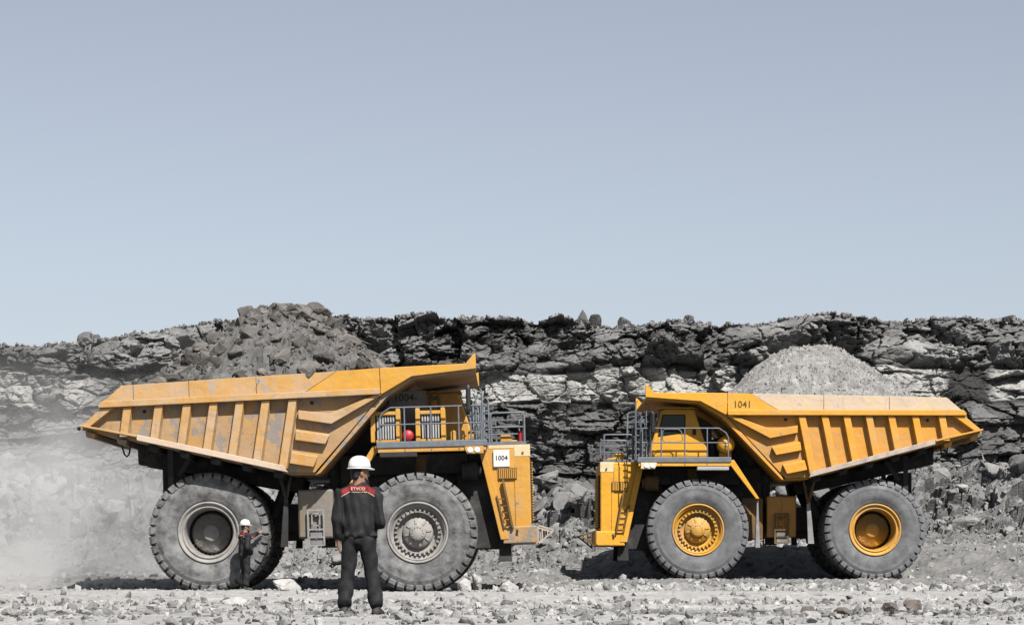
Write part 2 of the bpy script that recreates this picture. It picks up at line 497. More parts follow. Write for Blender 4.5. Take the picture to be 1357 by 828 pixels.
def ground_h(x, y):
    """height of the quarry floor"""
    x = np.asarray(x, float); y = np.asarray(y, float)
    h0 = 0.03 * fbm(x / 1.1, y / 1.1, 7, 4) + 0.32 * smooth01((y - 68 - 13 * smooth01(x / 3.0)) / 8) + 0.9 * smooth01((y - 81.8) / 4.0) * smooth01((x - 1.0) / 3.0)
    y = y / KY
    h = h0 + 0.035 * fbm(x / 3, y / 3, 5, 4) + 0.05 * fbm(x / 9, y / 9, 9, 3)
    # wheel ruts running across the picture
    for yc, w, a in ((22.8, 0.6, 0.06), (24.8, 0.5, 0.07), (30.0, 0.9, 0.06), (33.5, 0.9, 0.08), (38.0, 1.0, 0.07), (41.5, 0.8, 0.07)):
        yy = y - yc - 0.5 * fbm(x / 12, 0.0 * x, int(yc), 2)
        h = h - a * np.exp(-(yy / w) ** 2) + 0.5 * a * (np.exp(-((yy - 1.6 * w) / w) ** 2) + np.exp(-((yy + 1.6 * w) / w) ** 2))
    # the floor rises a little towards the second truck; low berm of rubble before it
    r = smooth01((x + 1.0) / 4.0) * smooth01((y - 50.5) / 3.0)
    h = h + 0.22 * r
    h = h + 0.04 * np.exp(-((y - 48.3) / 1.6) ** 2) * smooth01((x + 1.5) / 2.5)
    h = h + 0.05 * np.exp(-((y - 18.6) / 0.9) ** 2)
    return h

YW = 103.8                         # distance of the quarry crest
TX0, TX1 = -34.0, 34.0
def cliff_top(x):
    px = x * FPX / YW + 678.5
    py = np.interp(px, [-400, 0, 40, 100, 200, 240, 300, 400, 470, 560, 640, 740, 800, 900, 1000, 1100, 1200, 1357, 1800],
                   [474, 466, 465, 456, 447, 435, 430, 424, 420, 420, 425, 424, 431, 430, 430, 424, 429, 424, 426])
    return 0.5 + (757 - py) * YW / FPX
def talus_top(x): return 3.9 + 1.6 * fbm(x / 7.0, 0 * x, 21, 3) + 0.9 * smooth01((x - 9) / 6) + 0.5 * smooth01((-x - 10) / 6)
def foot_y(x): return 86.6 + 1.6 * fbm(x / 8.0, 0 * x, 33, 3) + 0.6 * smooth01((x - 4) / 3)

def build_cliff():
    rg = np.random.default_rng(4)
    nx = 1500
    xs = np.linspace(TX0, TX1, nx)
    n_t, n_w, n_p = 140, 225, 34
    rows = n_t + n_w + n_p
    X = np.tile(xs, (rows, 1)); Y = np.zeros((rows, nx)); Z = np.zeros((rows, nx))
    zt, ztop, yf = talus_top(xs), cliff_top(xs), foot_y(xs)
    yb = 100.2 + 1.8 * fbm(xs / 11.0, 0 * xs, 41, 3)
    u = np.linspace(0, 1, n_t)[:, None]
    Y[:n_t] = yf + (yb - yf) * u
    gz = ground_h(xs, yf) - 0.12
    Z[:n_t] = gz + (zt - gz) * (0.30 * u + 0.70 * u ** 1.7)
    w = np.linspace(0, 1, n_w + 1)[1:][:, None]
    Y[n_t:n_t + n_w] = yb + 2.4 * w ** 1.1 + 0.5 * smooth01((w - 0.9) / 0.1)
    Z[n_t:n_t + n_w] = zt + (ztop - zt) * w
    t = np.linspace(0, 1, n_p + 1)[1:][:, None]
    Y[n_t + n_w:] = Y[n_t + n_w - 1] + 1.2 * t + 30 * t ** 3
    Z[n_t + n_w:] = ztop - 0.2 * t + 0.35 * fbm(X[n_t + n_w:] / 1.4, Y[n_t + n_w:] / 1.4, 77, 4)
    zz = Z + 0.9 * fbm(X / 9, Z / 6, 51, 3) * 1.0 - 0.012 * X
    face = smooth01((np.arange(rows)[:, None] - n_t + 16) / 26) * np.ones((1, nx))
    face[n_t + n_w:] *= np.clip(1 - t * 3, 0, 1)
    tal = 1 - face
    tal[n_t + n_w:] = np.clip(t * 3, 0, 1) * 0.25
    # beds of rock: each bed steps in or out and breaks along its length
    th = []
    z = -2.0
    while z < 13:
        th.append(z); lay = 0.20 + 0.55 * rg.random()
        if 4.4 < z < 7.0: lay = 0.16 + 0.50 * rg.random() ** 1.5
        z += lay
    th = np.array(th); bed = np.searchsorted(th, zz)
    f_ = (zz - th[np.clip(bed - 1, 0, len(th) - 1)]) / 0.45
    br = hsh(bed.astype(float), bed * 0.0, 3) - 0.5
    wx = X + 0.6 * fbm(X / 1.5, Z / 1.5, 61, 3); wz = zz + 0.35 * fbm(X / 1.2, Z / 1.2, 63, 3)
    seg = 0.6 * vnoise(wx / 2.2 + bed * 7.31, bed * 3.7, 71) + 0.4 * np.floor(vnoise(wx / 1.3 + bed * 5.31, bed * 2.7, 72) * 5) / 5 - 0.5
    seg2 = np.floor(vnoise(wx / 0.9 + bed * 3.1, bed * 1.7, 73) * 4) / 4 - 0.4
    soft = smooth01((fbm(X / 5.0, Z / 2.2, 81, 3) + 0.02) / 0.16)          # crumbled, dusty stretches
    joint = np.floor(vnoise(wx / 2.4 + 0.25 * Z, 0 * X + 5.0, 83) * 6) / 6 - 0.5   # blocks between upright joints
    # zones by height: rubbly top, pale massive band, thin dark beds
    band_c = 7.75 + 0.5 * fbm(X / 8, 0 * X, 91, 2)
    pale = smooth01((0.62 + 0.5 * fbm(X / 2.5, Z / 2, 92, 3) - np.abs(zz - band_c)) / 0.12)
    pale = pale * smooth01((fbm(X / 4.5, 0 * X + 3, 93, 3) + 0.26) / 0.1)
    thin = smooth01((band_c - 0.5 - zz) / 0.4)
    top = smooth01((zz - band_c - 0.5) / 0.5)
    a1, r1, e1 = facet(wx / 2.5, wz / 1.7, 101, 1.4)
    a2, r2, e2 = facet(wx / 1.05, wz / 0.62, 103, 1.5)
    a3, r3, e3 = facet(wx / 0.36, wz / 0.25, 105, 1.6)
    a4, r4, e4 = facet(wx / 0.17, wz / 0.12, 107, 1.6)
    D = face * (1 - 0.55 * soft * (1 - 0.5 * pale)) * (0.85 * joint * (1 - 0.4 * thin) + (0.55 * br + 0.75 * seg) * (0.75 * thin + 0.25 * top + 0.2 * pale) + 0.24 * seg2 * thin
                + a1 * (1.0 * top + 0.8 * pale + 0.7 * thin)
                + a2 * (0.65 * top + 0.40 * pale + 0.36 * thin) + a3 * (0.24 * top + 0.11 * pale + 0.13 * thin) + a4 * (0.09 * top + 0.04 * pale + 0.04 * thin)
                - 0.10 * (1 - e2) - 0.05 * (1 - e3))
    D += face * (1.5 * fbm(X / 5.5, Z / 5.0, 111, 3) + 1.5 * top * fbm(X / 2.0, Z / 1.3, 113, 3)) + face * 0.16 * smooth01(1 - f_) * thin
    # fallen blocks of the talus
    yy = (Y - 87) + Z
    b1, s1, g1 = facet(X / 1.4, yy / 2.4, 121, 1.5); b2, s2, g2 = facet(X / 0.6, yy / 1.1, 123, 1.5)
    b3, s3, g3 = facet(X / 0.26, yy / 0.5, 125, 1.5)
    amp = smooth01((Z - 0.9) / 1.6)
    T = tal * (b1 * (0.08 + 0.55 * amp) + b2 * (0.10 + 0.25 * amp) + b3 * 0.11 + 0.5 * fbm(X / 3, yy / 3, 127, 3) - 0.08 * (1 - g2) * amp)
    T[:6] *= np.linspace(0, 1, 6)[:, None]
    Y = Y - D - 0.55 * T; Z = Z + 0.10 * D * face + 0.83 * T
    Xo = X + 0.10 * face * (a3 + 0.5 * a4) + 0.08 * tal * b3
    # colour of the beds themselves
    base = (0.195 + 0.10 * (r2 - 0.5) + 0.08 * (r3 - 0.5) + 0.06 * (r1 - 0.5) + 0.16 * fbm(X / 6, Z / 3, 133, 3)) * top + thin * (0.14 + 0.06 * br + 0.08 * (r2 - 0.5))
    base = np.maximum(base, 0.045)
    base = base * (1 - pale) + pale * (0.37 + 0.10 * (r2 - 0.5) + 0.14 * (r1 - 0.5))
    tcol = 0.225 + 0.14 * (s1 - 0.5) * amp + 0.10 * (s2 - 0.5)
    base = base * (1 + 0.12 * soft) * (1 + 0.6 * fbm(X / 3.5, Z / 2.2, 85, 3))
    c = base * face + tcol * (1 - face)
    c[n_t + n_w:] = 0.22
    c = np.maximum(c + 0.03 * fbm(X / 2, Z / 2, 131, 4), 0.03)
    C = np.stack([c * 1.0, c * 0.992, c * (0.975 - 0.03 * pale)], -1)
    o = grid_object('quarry_wall', Xo, Y, Z, C, 'cliff')
    tag(o, 'layered grey quarry face with a pale rock band and fallen rubble at its foot', 'rock face', kind='structure')
    return o, X, Y, Z, n_t, n_w

cliff, CX, CY, CZ, N_T, N_W = build_cliff()

def build_ground():
    ys = np.concatenate([[-600, -200, -60, -20, 4], np.linspace(17, 90.5, 520), [94, 103, 120, 170, 300, 900, 3000]])
    us = np.concatenate([[-60, -12, -3, -1.6], np.linspace(-1.15, 1.15, 380), [1.6, 3, 12, 60]])
    Yg, U = np.meshgrid(ys, us, indexing='ij')
    half = 0.2 * np.clip(Yg, 17, 92) + 2.5
    Xg = U * half
    inn = (np.abs(U) < 1.2) & (Yg > 16) & (Yg < 91)
    Zg = ground_h(Xg, np.clip(Yg, 4, 95))
    b1, s1, g1 = facet(Xg / 0.5, Yg / 0.6, 201, 1.4); b2, s2, g2 = facet(Xg / 0.2, Yg / 0.28, 203, 1.4)
    rub = rub_density(Xg, Yg)
    Zg = Zg + inn * (0.06 * b1 * (0.15 + rub) + 0.045 * b2 * (0.35 + rub))
    Zg = np.where(Yg > 92, -0.4, Zg)
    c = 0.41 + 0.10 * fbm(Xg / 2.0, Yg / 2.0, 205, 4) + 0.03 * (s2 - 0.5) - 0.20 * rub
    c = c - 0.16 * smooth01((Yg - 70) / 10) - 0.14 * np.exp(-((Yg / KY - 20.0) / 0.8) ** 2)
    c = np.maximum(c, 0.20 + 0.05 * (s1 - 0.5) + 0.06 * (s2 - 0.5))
    C = np.stack([c, c * 0.99, c * 0.965], -1)
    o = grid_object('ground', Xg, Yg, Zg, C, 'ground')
    tag(o, 'pale dusty quarry floor strewn with crushed stone', 'ground', kind='structure')
    return o

def rub_density(x, y):
    """how thickly loose stones lie: rubble bands along the road, clean wheel tracks between"""
    y = np.asarray(y) / KY
    n = fbm(x / 1.7, y / 2.2, 211, 3)
    d = 0.95 * np.exp(-((y - 20.2) / 1.1) ** 2) * smooth01(0.85 + 1.8 * n)
    d = d + 0.55 * np.exp(-((y - 25.5) / 2.0) ** 2) * smooth01(0.5 + 3.0 * n)
    d = d + 0.25 * np.exp(-((y - 33.0) / 1.8) ** 2) * smooth01(0.4 + 3 * n)
    d = d + 1.0 * smooth01((y - 42.5) / 2.5) * smooth01((x + 2.5) / 2.5)
    d = d + 0.5 * smooth01((y - 43) / 2) * smooth01((-x - 2.0) / 2.0)
    d = d + 0.8 * smooth01((y - 53) / 4)
    return np.clip(d, 0, 1)

ground = build_ground()

# stones on the floor: the 300 that show largest one by one, the rest as one mass
rgp = random.Random(11)
P_clodg = [proto_mesh(120 + i, 'rock_talus', npts=20, detail=1) for i in range(6)]
P_ground = [proto_mesh(100 + i, 'rock', npts=16, detail=1) for i in range(12)]
rg = np.random.default_rng(19)
cand = []
NC = 90000
cy = np.where(rg.random(NC) < 0.6, rg.uniform(16.5, 62, NC), rg.uniform(17, 30, NC)); cx = rg.uniform(-1, 1, NC) * (0.283 * cy + 1.2)
keep = rg.random(NC) < rub_density(cx, cy * KY) + np.where(cy < 30, 0.10, 0.04)
cs_ = 0.042 * (1 + rg.pareto(1.9, NC)); cs_ = np.minimum(cs_, np.where(cy > 43, 0.42, 0.26)); cs_ = np.where(cy < 30, cs_ * 0.85, cs_)
cs_ = np.where((cx > -1) & (cy > 44) & (cy < 50), np.minimum(cs_ * 2.0, 0.46), cs_)
cs_ = np.where((cx > -1) & (cy >= 50) & (cy < 55), np.minimum(cs_, 0.2), cs_)
cs_ = np.where((np.abs(cy - 47.5) < 3.2) & (cx > -11) & (cx < -0.5), np.minimum(cs_, 0.16), cs_)
keep &= ~((np.abs(cx + 1.72) < 0.45) & (cy > 19.0) & (cy < 20.9)) & ~((np.abs(cx + 6.7) < 0.3) & (np.abs(cy - 45.3) < 0.45))
keep &= ~((cx < -4) & (cy > 44) & (cy < 47) & (cs_ > 0.2))
cand = [(float(x), float(y * KY), float(q), float(q / y)) for x, y, q in zip(cx[keep], cy[keep], cs_[keep])]
cand.sort(key=lambda a: -a[3])
big, small = cand[:290], cand[290:21000]
XY = np.array([(a[0], a[1]) for a in cand]); GZ = ground_h(XY[:, 0], XY[:, 1])
for k, (x, y, s, _) in enumerate(big):
    stone(P_clodg if y < 45 and rgp.random() < 0.55 else P_ground, (x, y, float(GZ[k]) + 0.03 * s), s, ground, rgp)
P = np.array([(a[0], a[1], z + 0.04 * a[2]) for a, z in zip(small, GZ[290:21000])]); S = np.array([a[2] for a in small])
cc = rg.uniform(0.25, 0.52, len(S)); cc = np.where(rg.random(len(S)) < np.where(P[:, 1] < 42, 0.35, 0.12), cc * 0.5, cc)
clod = np.exp(-((P[:, 1] / KY - 20.0) / 0.7) ** 2); cc = cc * (1 - 0.55 * clod * (rg.random(len(S)) < 0.8))
rubble('rubble', P, S, np.stack([cc, cc * 0.99, cc * 0.97], -1), 'rock_attr', ground)

# fallen blocks on the slope below the face
P_tal = [proto_mesh(140 + i, 'rock_talus', npts=15, detail=1, flat=0.8) for i in range(12)]
def talus_pt(x, u):
    i = int(round((x - TX0) / (TX1 - TX0) * (CX.shape[1] - 1))); j = int(u * (N_T - 1))
    return Vector((float(CX[j, i]), float(CY[j, i]), float(CZ[j, i])))
cnt = 0
while cnt < 255:
    x = rgp.uniform(-22.5, 22.5); u = rgp.uniform(0.18, 1.0) ** 0.7
    s = min(0.45 * rgp.paretovariate(1.7), 2.0) * (0.40 + 0.8 * u)
    p = talus_pt(x, u)
    if -13.5 < x < -2 and p.z < 2.2 and rgp.random() < 0.6: continue
    stone(P_tal, p + Vector((0, -0.1, 0.05 * s)), s, cliff, rgp); cnt += 1
P_slab = [proto_mesh(260 + i, 'rock_slab', npts=11, detail=1, flat=0.6) for i in range(6)]
for _ in range(38):                # big tilted slabs between the trucks and right of the second one
    x = rgp.choice([rgp.uniform(-0.6, 4.4), rgp.uniform(-0.6, 4.4), rgp.uniform(-0.6, 4.4), rgp.uniform(14, 21)]); p = talus_pt(x, rgp.uniform(0.7, 1.0))
    o = stone(P_slab, p + Vector((0, -0.7, 0.25)), rgp.uniform(0.8, 1.8), cliff, rgp)
    o.rotation_euler = (rgp.uniform(-0.9, 0.9), rgp.uniform(-0.7, 0.7), rgp.uniform(0, 6.28))
Pt, St = [], []
for _ in range(9000):
    x = rgp.uniform(-24, 24); u = rgp.random() ** 0.8
    p = talus_pt(x, u); s = 0.09 * rgp.paretovariate(2.0)
    Pt.append(tuple(p + Vector((0, -0.04, 0.02)))); St.append(min(s, 0.4))
cc = rg.uniform(0.12, 0.38, len(St))
rubble('rubble', np.array(Pt), np.array(St), np.stack([cc, cc * 0.99, cc * 0.975], -1), 'rock_attr', cliff, seed=8)
# ragged crest
Pt, St = [], []
ct_row = N_T + N_W
for _ in range(2600):
    i = rgp.randrange(CX.shape[1]); j = ct_row - 1 + rgp.choice([-2, -1, 0, 0, 1, 1, 2, 3, 5, 8, 12])
    s = 0.08 * rgp.paretovariate(2.3)
    Pt.append((float(CX[j, i]), float(CY[j, i]), float(CZ[j, i]) + 0.03)); St.append(min(s, 0.34))
cc = rg.uniform(0.12, 0.30, len(St))
rubble('crest_rubble', np.array(Pt), np.array(St), np.stack([cc, cc * 0.99, cc * 0.975], -1), 'rock_attr', cliff, seed=9)

# boulders standing on the crest
P_boul = [proto_mesh(170 + i, 'rock_dark', npts=20, detail=2, flat=0.9) for i in range(5)]
P_pale = [proto_mesh(180 + i, 'rock', npts=20, detail=2, flat=0.8) for i in range(3)]
P_peak = [proto_mesh(175, 'rock_dark', npts=20, detail=2, flat=0.9)]
for v in P_peak[0].vertices:       # the pointed one carries a knob on top
    if v.co.z > 0.1: v.co.z += 0.42 * max(0.0, 1 - math.hypot(v.co.x, v.co.y) / 0.26)
def crest(px, w_px, top_py, label, protos, sq=1.0):
    x = (px - 678.5) * YW / FPX
    i = int(round((x - TX0) / (TX1 - TX0) * (CX.shape[1] - 1)))
    y = float(CY[ct_row - 1, i]) + 0.25; zc = float(CZ[ct_row - 1, i])
    s = w_px * y / FPX
    ztop = 0.5 + (757 - top_py) * y / FPX
    me = rgp.choice(protos)
    o = bpy.data.objects.new('boulder', me); col.objects.link(o)
    zs = [v.co.z for v in me.vertices]
    h = max(ztop - zc + 0.15, 0.3 * s); kz = h / (max(zs) - min(zs))
    o.scale = (s * 1.25, s * 1.2, kz); o.rotation_euler = (rgp.uniform(-0.2, 0.2), rgp.uniform(-0.25, 0.25), rgp.uniform(0, 6))
    o.location = (x, y, zc - 0.15 - min(zs) * kz)
    tag(o, label, 'boulder', 'boulders on the crest of the quarry face')
crest(773, 24, 409, 'tall dark pointed boulder on the crest between the two trucks', P_peak)
crest(790, 18, 416, 'dark rounded boulder just right of the tallest crest boulder', P_boul)
crest(829, 22, 419, 'broad dark boulder on the crest above the right truck canopy', P_boul)
crest(752, 12, 420, 'small dark stone on the crest left of the pointed boulder', P_boul)
crest(912, 15, 417, 'dark humped boulder on the crest right of the broad boulder', P_boul)
crest(1040, 22, 420, 'pale flat boulder on the crest above the gravel load', P_pale)
crest(1337, 20, 417, 'dark boulder on the crest near the right edge', P_boul)
crest(112, 22, 436, 'grey rounded boulder on the hazy crest above the left truck tail', P_boul)
crest(131, 14, 443, 'smaller grey stone beside the rounded boulder on the left crest', P_boul)
crest(3, 22, 453, 'dark boulder on the crest at the left edge', P_boul)

# blocks that stand out on the floor
def block(px, py, Y, w_px, h_px, label, protos, rz=0.4, sq=1.0):
    Y = Y * KY; x = (px - 678.5) * Y / FPX; me = rgp.choice(protos)
    o = bpy.data.objects.new('boulder', me); col.objects.link(o)
    zs = [v.co.z for v in me.vertices]; xs = [v.co.x for v in me.vertices]
    kx = w_px * Y / FPX / (max(xs) - min(xs)); kz = h_px * Y / FPX / (max(zs) - min(zs)) * 1.15
    o.scale = (kx, kx * 0.8, kz); o.rotation_euler = (0, 0, rz)
    o.location = (x, Y, float(ground_h(x, Y)) - min(zs) * kz - 0.1 * h_px * Y / FPX)
    return tag(o, label, 'boulder', 'blocks lying on the quarry floor')
M['rock_white'] = rock_mat('whitish_block_rock', c=(0.50, 0.49, 0.475), rnd=False)
M['rock_clod'] = rock_mat('brown_earth_clod', c=(0.17, 0.15, 0.135), rnd=False)
P_white = [proto_mesh(190 + i, 'rock_white', npts=14, detail=2, flat=0.95) for i in range(3)]
P_clod = [proto_mesh(195 + i, 'rock_clod', npts=24, detail=2, flat=0.8) for i in range(3)]
block(381, 781, 44.6, 38, 17, 'whitish squared block on the ground right of the pointing worker', P_white, 0.1)
block(617, 775, 44.9, 22, 19, 'round pale boulder in front of the left truck front tyre', P_white, 1.0)
block(633, 768, 46.4, 22, 24, 'pale grey boulder beside the left truck front tyre, behind the round one', P_white, 2.2)
block(675, 788, 42.0, 24, 20, 'pale pyramid shaped rock on the ground between the trucks', P_white, 0.6)
block(852, 762, 50.2, 16, 14, 'grey rock at the front of the right truck front tyre', P_white, 1.4)
block(312, 806, 24.5, 34, 20, 'grey lump of rock on the ground below the pointing worker', P_white, 0.2)
block(1071, 815, 19.9, 23, 15, 'reddish brown clod on the ground at lower right', P_clod, 0.5)
block(1180, 810, 21.0, 28, 17, 'dark brown clod on the ground below the right truck rear tyre', P_clod, 1.5)
block(1116, 823, 18.7, 26, 11, 'flat dark clod near the bottom edge at lower right', P_clod, 2.5)
block(1210, 808, 21.5, 36, 16, 'wide dark clod right of the brown clod at lower right', P_clod, 0.9)
# ================================================================== haul trucks
TR, TW = 1.53, 0.88
def tyre_mesh(mat):
    mb = MB()
    prof = [(0.76, 0.30), (0.77, 0.37), (0.84, 0.415), (0.92, 0.432), (0.935, 0.443), (1.05, 0.455), (1.14, 0.456), (1.22, 0.447), (1.235, 0.452), (1.25, 0.444),
            (1.33, 0.425), (1.40, 0.395), (1.435, 0.36), (1.455, 0.25), (1.46, 0.0)]
    prof = [(r, -y) for r, y in prof] + [(r, y) for r, y in prof[-2::-1]]
    mb.lathe(prof, 96)
    n = 37
    for s in (-1, 1):
        for k in range(n):
            a0 = 2 * math.pi * (k + (0.5 if s > 0 else 0)) / n
            wd = 2 * math.pi / n * 0.375
            sec = [(1.44, 0.03), (TR, 0.04), (TR - 0.004, 0.33), (1.515, 0.385), (1.45, 0.435), (1.36, 0.447), (1.33, 0.42), (1.42, 0.34)]
            skew = 0.10 * s
            vs = []
            for da in (-wd, wd):
                for r, y in sec:
                    a = a0 + da * (1.0 if r > 1.42 else 0.9) + skew * (y - 0.3) * 0.6
                    vs.append((r * math.cos(a), s * y, r * math.sin(a)))
            m_ = len(sec)
            fs = [tuple(range(m_)), tuple(range(2 * m_ - 1, m_ - 1, -1))] + [((i + 1) % m_, i, m_ + i, m_ + (i + 1) % m_) for i in range(m_)]
            mb.add(vs, fs)
    return mb.mesh('tyre', mat)

def rim_meshes(mat):
    """outboard is -y; a front rim (bolted ring) and a deep rear rim"""
    d = {}
    mb = MB(); mb.lathe([(0.765, -0.34), (0.785, -0.40), (0.77, -0.425), (0.735, -0.415), (0.715, -0.36), (0.70, -0.33), (0.665, -0.30), (0.655, -0.255), (0.60, -0.25), (0.52, -0.255), (0.51, -0.20), (0.50, -0.10), (0.10, -0.10)], 72)
    mb.lathe([(0.70, -0.352), (0.712, -0.372), (0.695, -0.378), (0.685, -0.352)], 72)
    d['f_rim'] = mb.mesh('rim', mat)
    mb = MB()
    for k in range(30):
        a = 2 * math.pi * k / 30
        c, s_ = math.cos(a), math.sin(a)
        vs = []
        for r, w, y in ((0.515, 0.022, -0.25), (0.605, 0.026, -0.25), (0.515, 0.022, -0.30), (0.59, 0.024, -0.315)):
            for q in (-1, 1): vs.append((r * c - q * w * s_, y, r * s_ + q * w * c))
        mb.add(vs, [(0, 1, 3, 2), (4, 6, 7, 5), (0, 2, 6, 4), (1, 5, 7, 3), (0, 4, 5, 1), (2, 3, 7, 6)])
    mb.lathe([(0.52, -0.252), (0.60, -0.262), (0.52, -0.27)], 60)
    d['f_bolt'] = mb.mesh('bolt_ring', mat)
    mb = MB(); mb.lathe([(0.40, -0.10), (0.385, -0.17), (0.36, -0.20), (0.27, -0.235), (0.265, -0.24), (0.215, -0.24), (0.205, -0.33), (0.185, -0.345), (0.0, -0.35)], 48)
    for k in range(8):
        a = 2 * math.pi * k / 8 + 0.2
        mb.bar((0.22 * math.cos(a), -0.245, 0.22 * math.sin(a)), (0.34 * math.cos(a), -0.215, 0.34 * math.sin(a)), 0.05, 0.05, (0, 1, 0))
    for k in range(12):
        a = 2 * math.pi * k / 12
        mb.lathe([(0.018, -0.355), (0.018, -0.33)], 6, (0.145 * math.cos(a), -0.008, 0.145 * math.sin(a)), cap=True)
    d['f_hub'] = mb.mesh('hub', mat)
    mb = MB(); mb.lathe([(0.765, -0.34), (0.785, -0.40), (0.77, -0.425), (0.735, -0.415), (0.715, -0.36), (0.68, -0.34), (0.665, -0.36), (0.645, -0.375), (0.625, -0.35), (0.60, -0.24), (0.585, -0.05), (0.58, 0.42), (0.45, 0.43)], 72)
    d['r_rim'] = mb.mesh('rim', mat)
    mb = MB(); mb.lathe([(0.52, 0.42), (0.50, 0.30), (0.47, 0.27), (0.22, 0.26), (0.21, 0.20), (0.19, 0.19), (0.0, 0.19)], 48)
    for k in range(14):
        a = 2 * math.pi * k / 14
        mb.lathe([(0.02, 0.235), (0.02, 0.29)], 6, (0.42 * math.cos(a), 0, 0.42 * math.sin(a)), cap=True)
    d['r_hub'] = mb.mesh('hub', mat)
    mb = MB()
    for k in range(32):
        a = 2 * math.pi * k / 32
        mb.lathe([(0.026, 0.33), (0.026, 0.43)], 6, (0.55 * math.cos(a), 0, 0.55 * math.sin(a)), cap=True)
    mb.lathe([(0.53, 0.415), (0.57, 0.40), (0.53, 0.385)], 60)
    d['r_bolt'] = mb.mesh('bolt_ring', 'dark')
    return d

def zlip(x): return 3.10 + (2.03 - x) * 0.2611

def place_text(s, h, mat, side, x, y, z, parent):
    me = text_mesh(s, h, mat)
    o = link('lettering', me, parent)
    t = Vector((-side, 0, 0)); u = Vector((0, 0, 1)); n = t.cross(u)
    m4 = Matrix((t, u, n)).transposed().to_4x4(); m4.translation = (x, y, z)
    o.matrix_local = XF[-1] @ m4
    return o

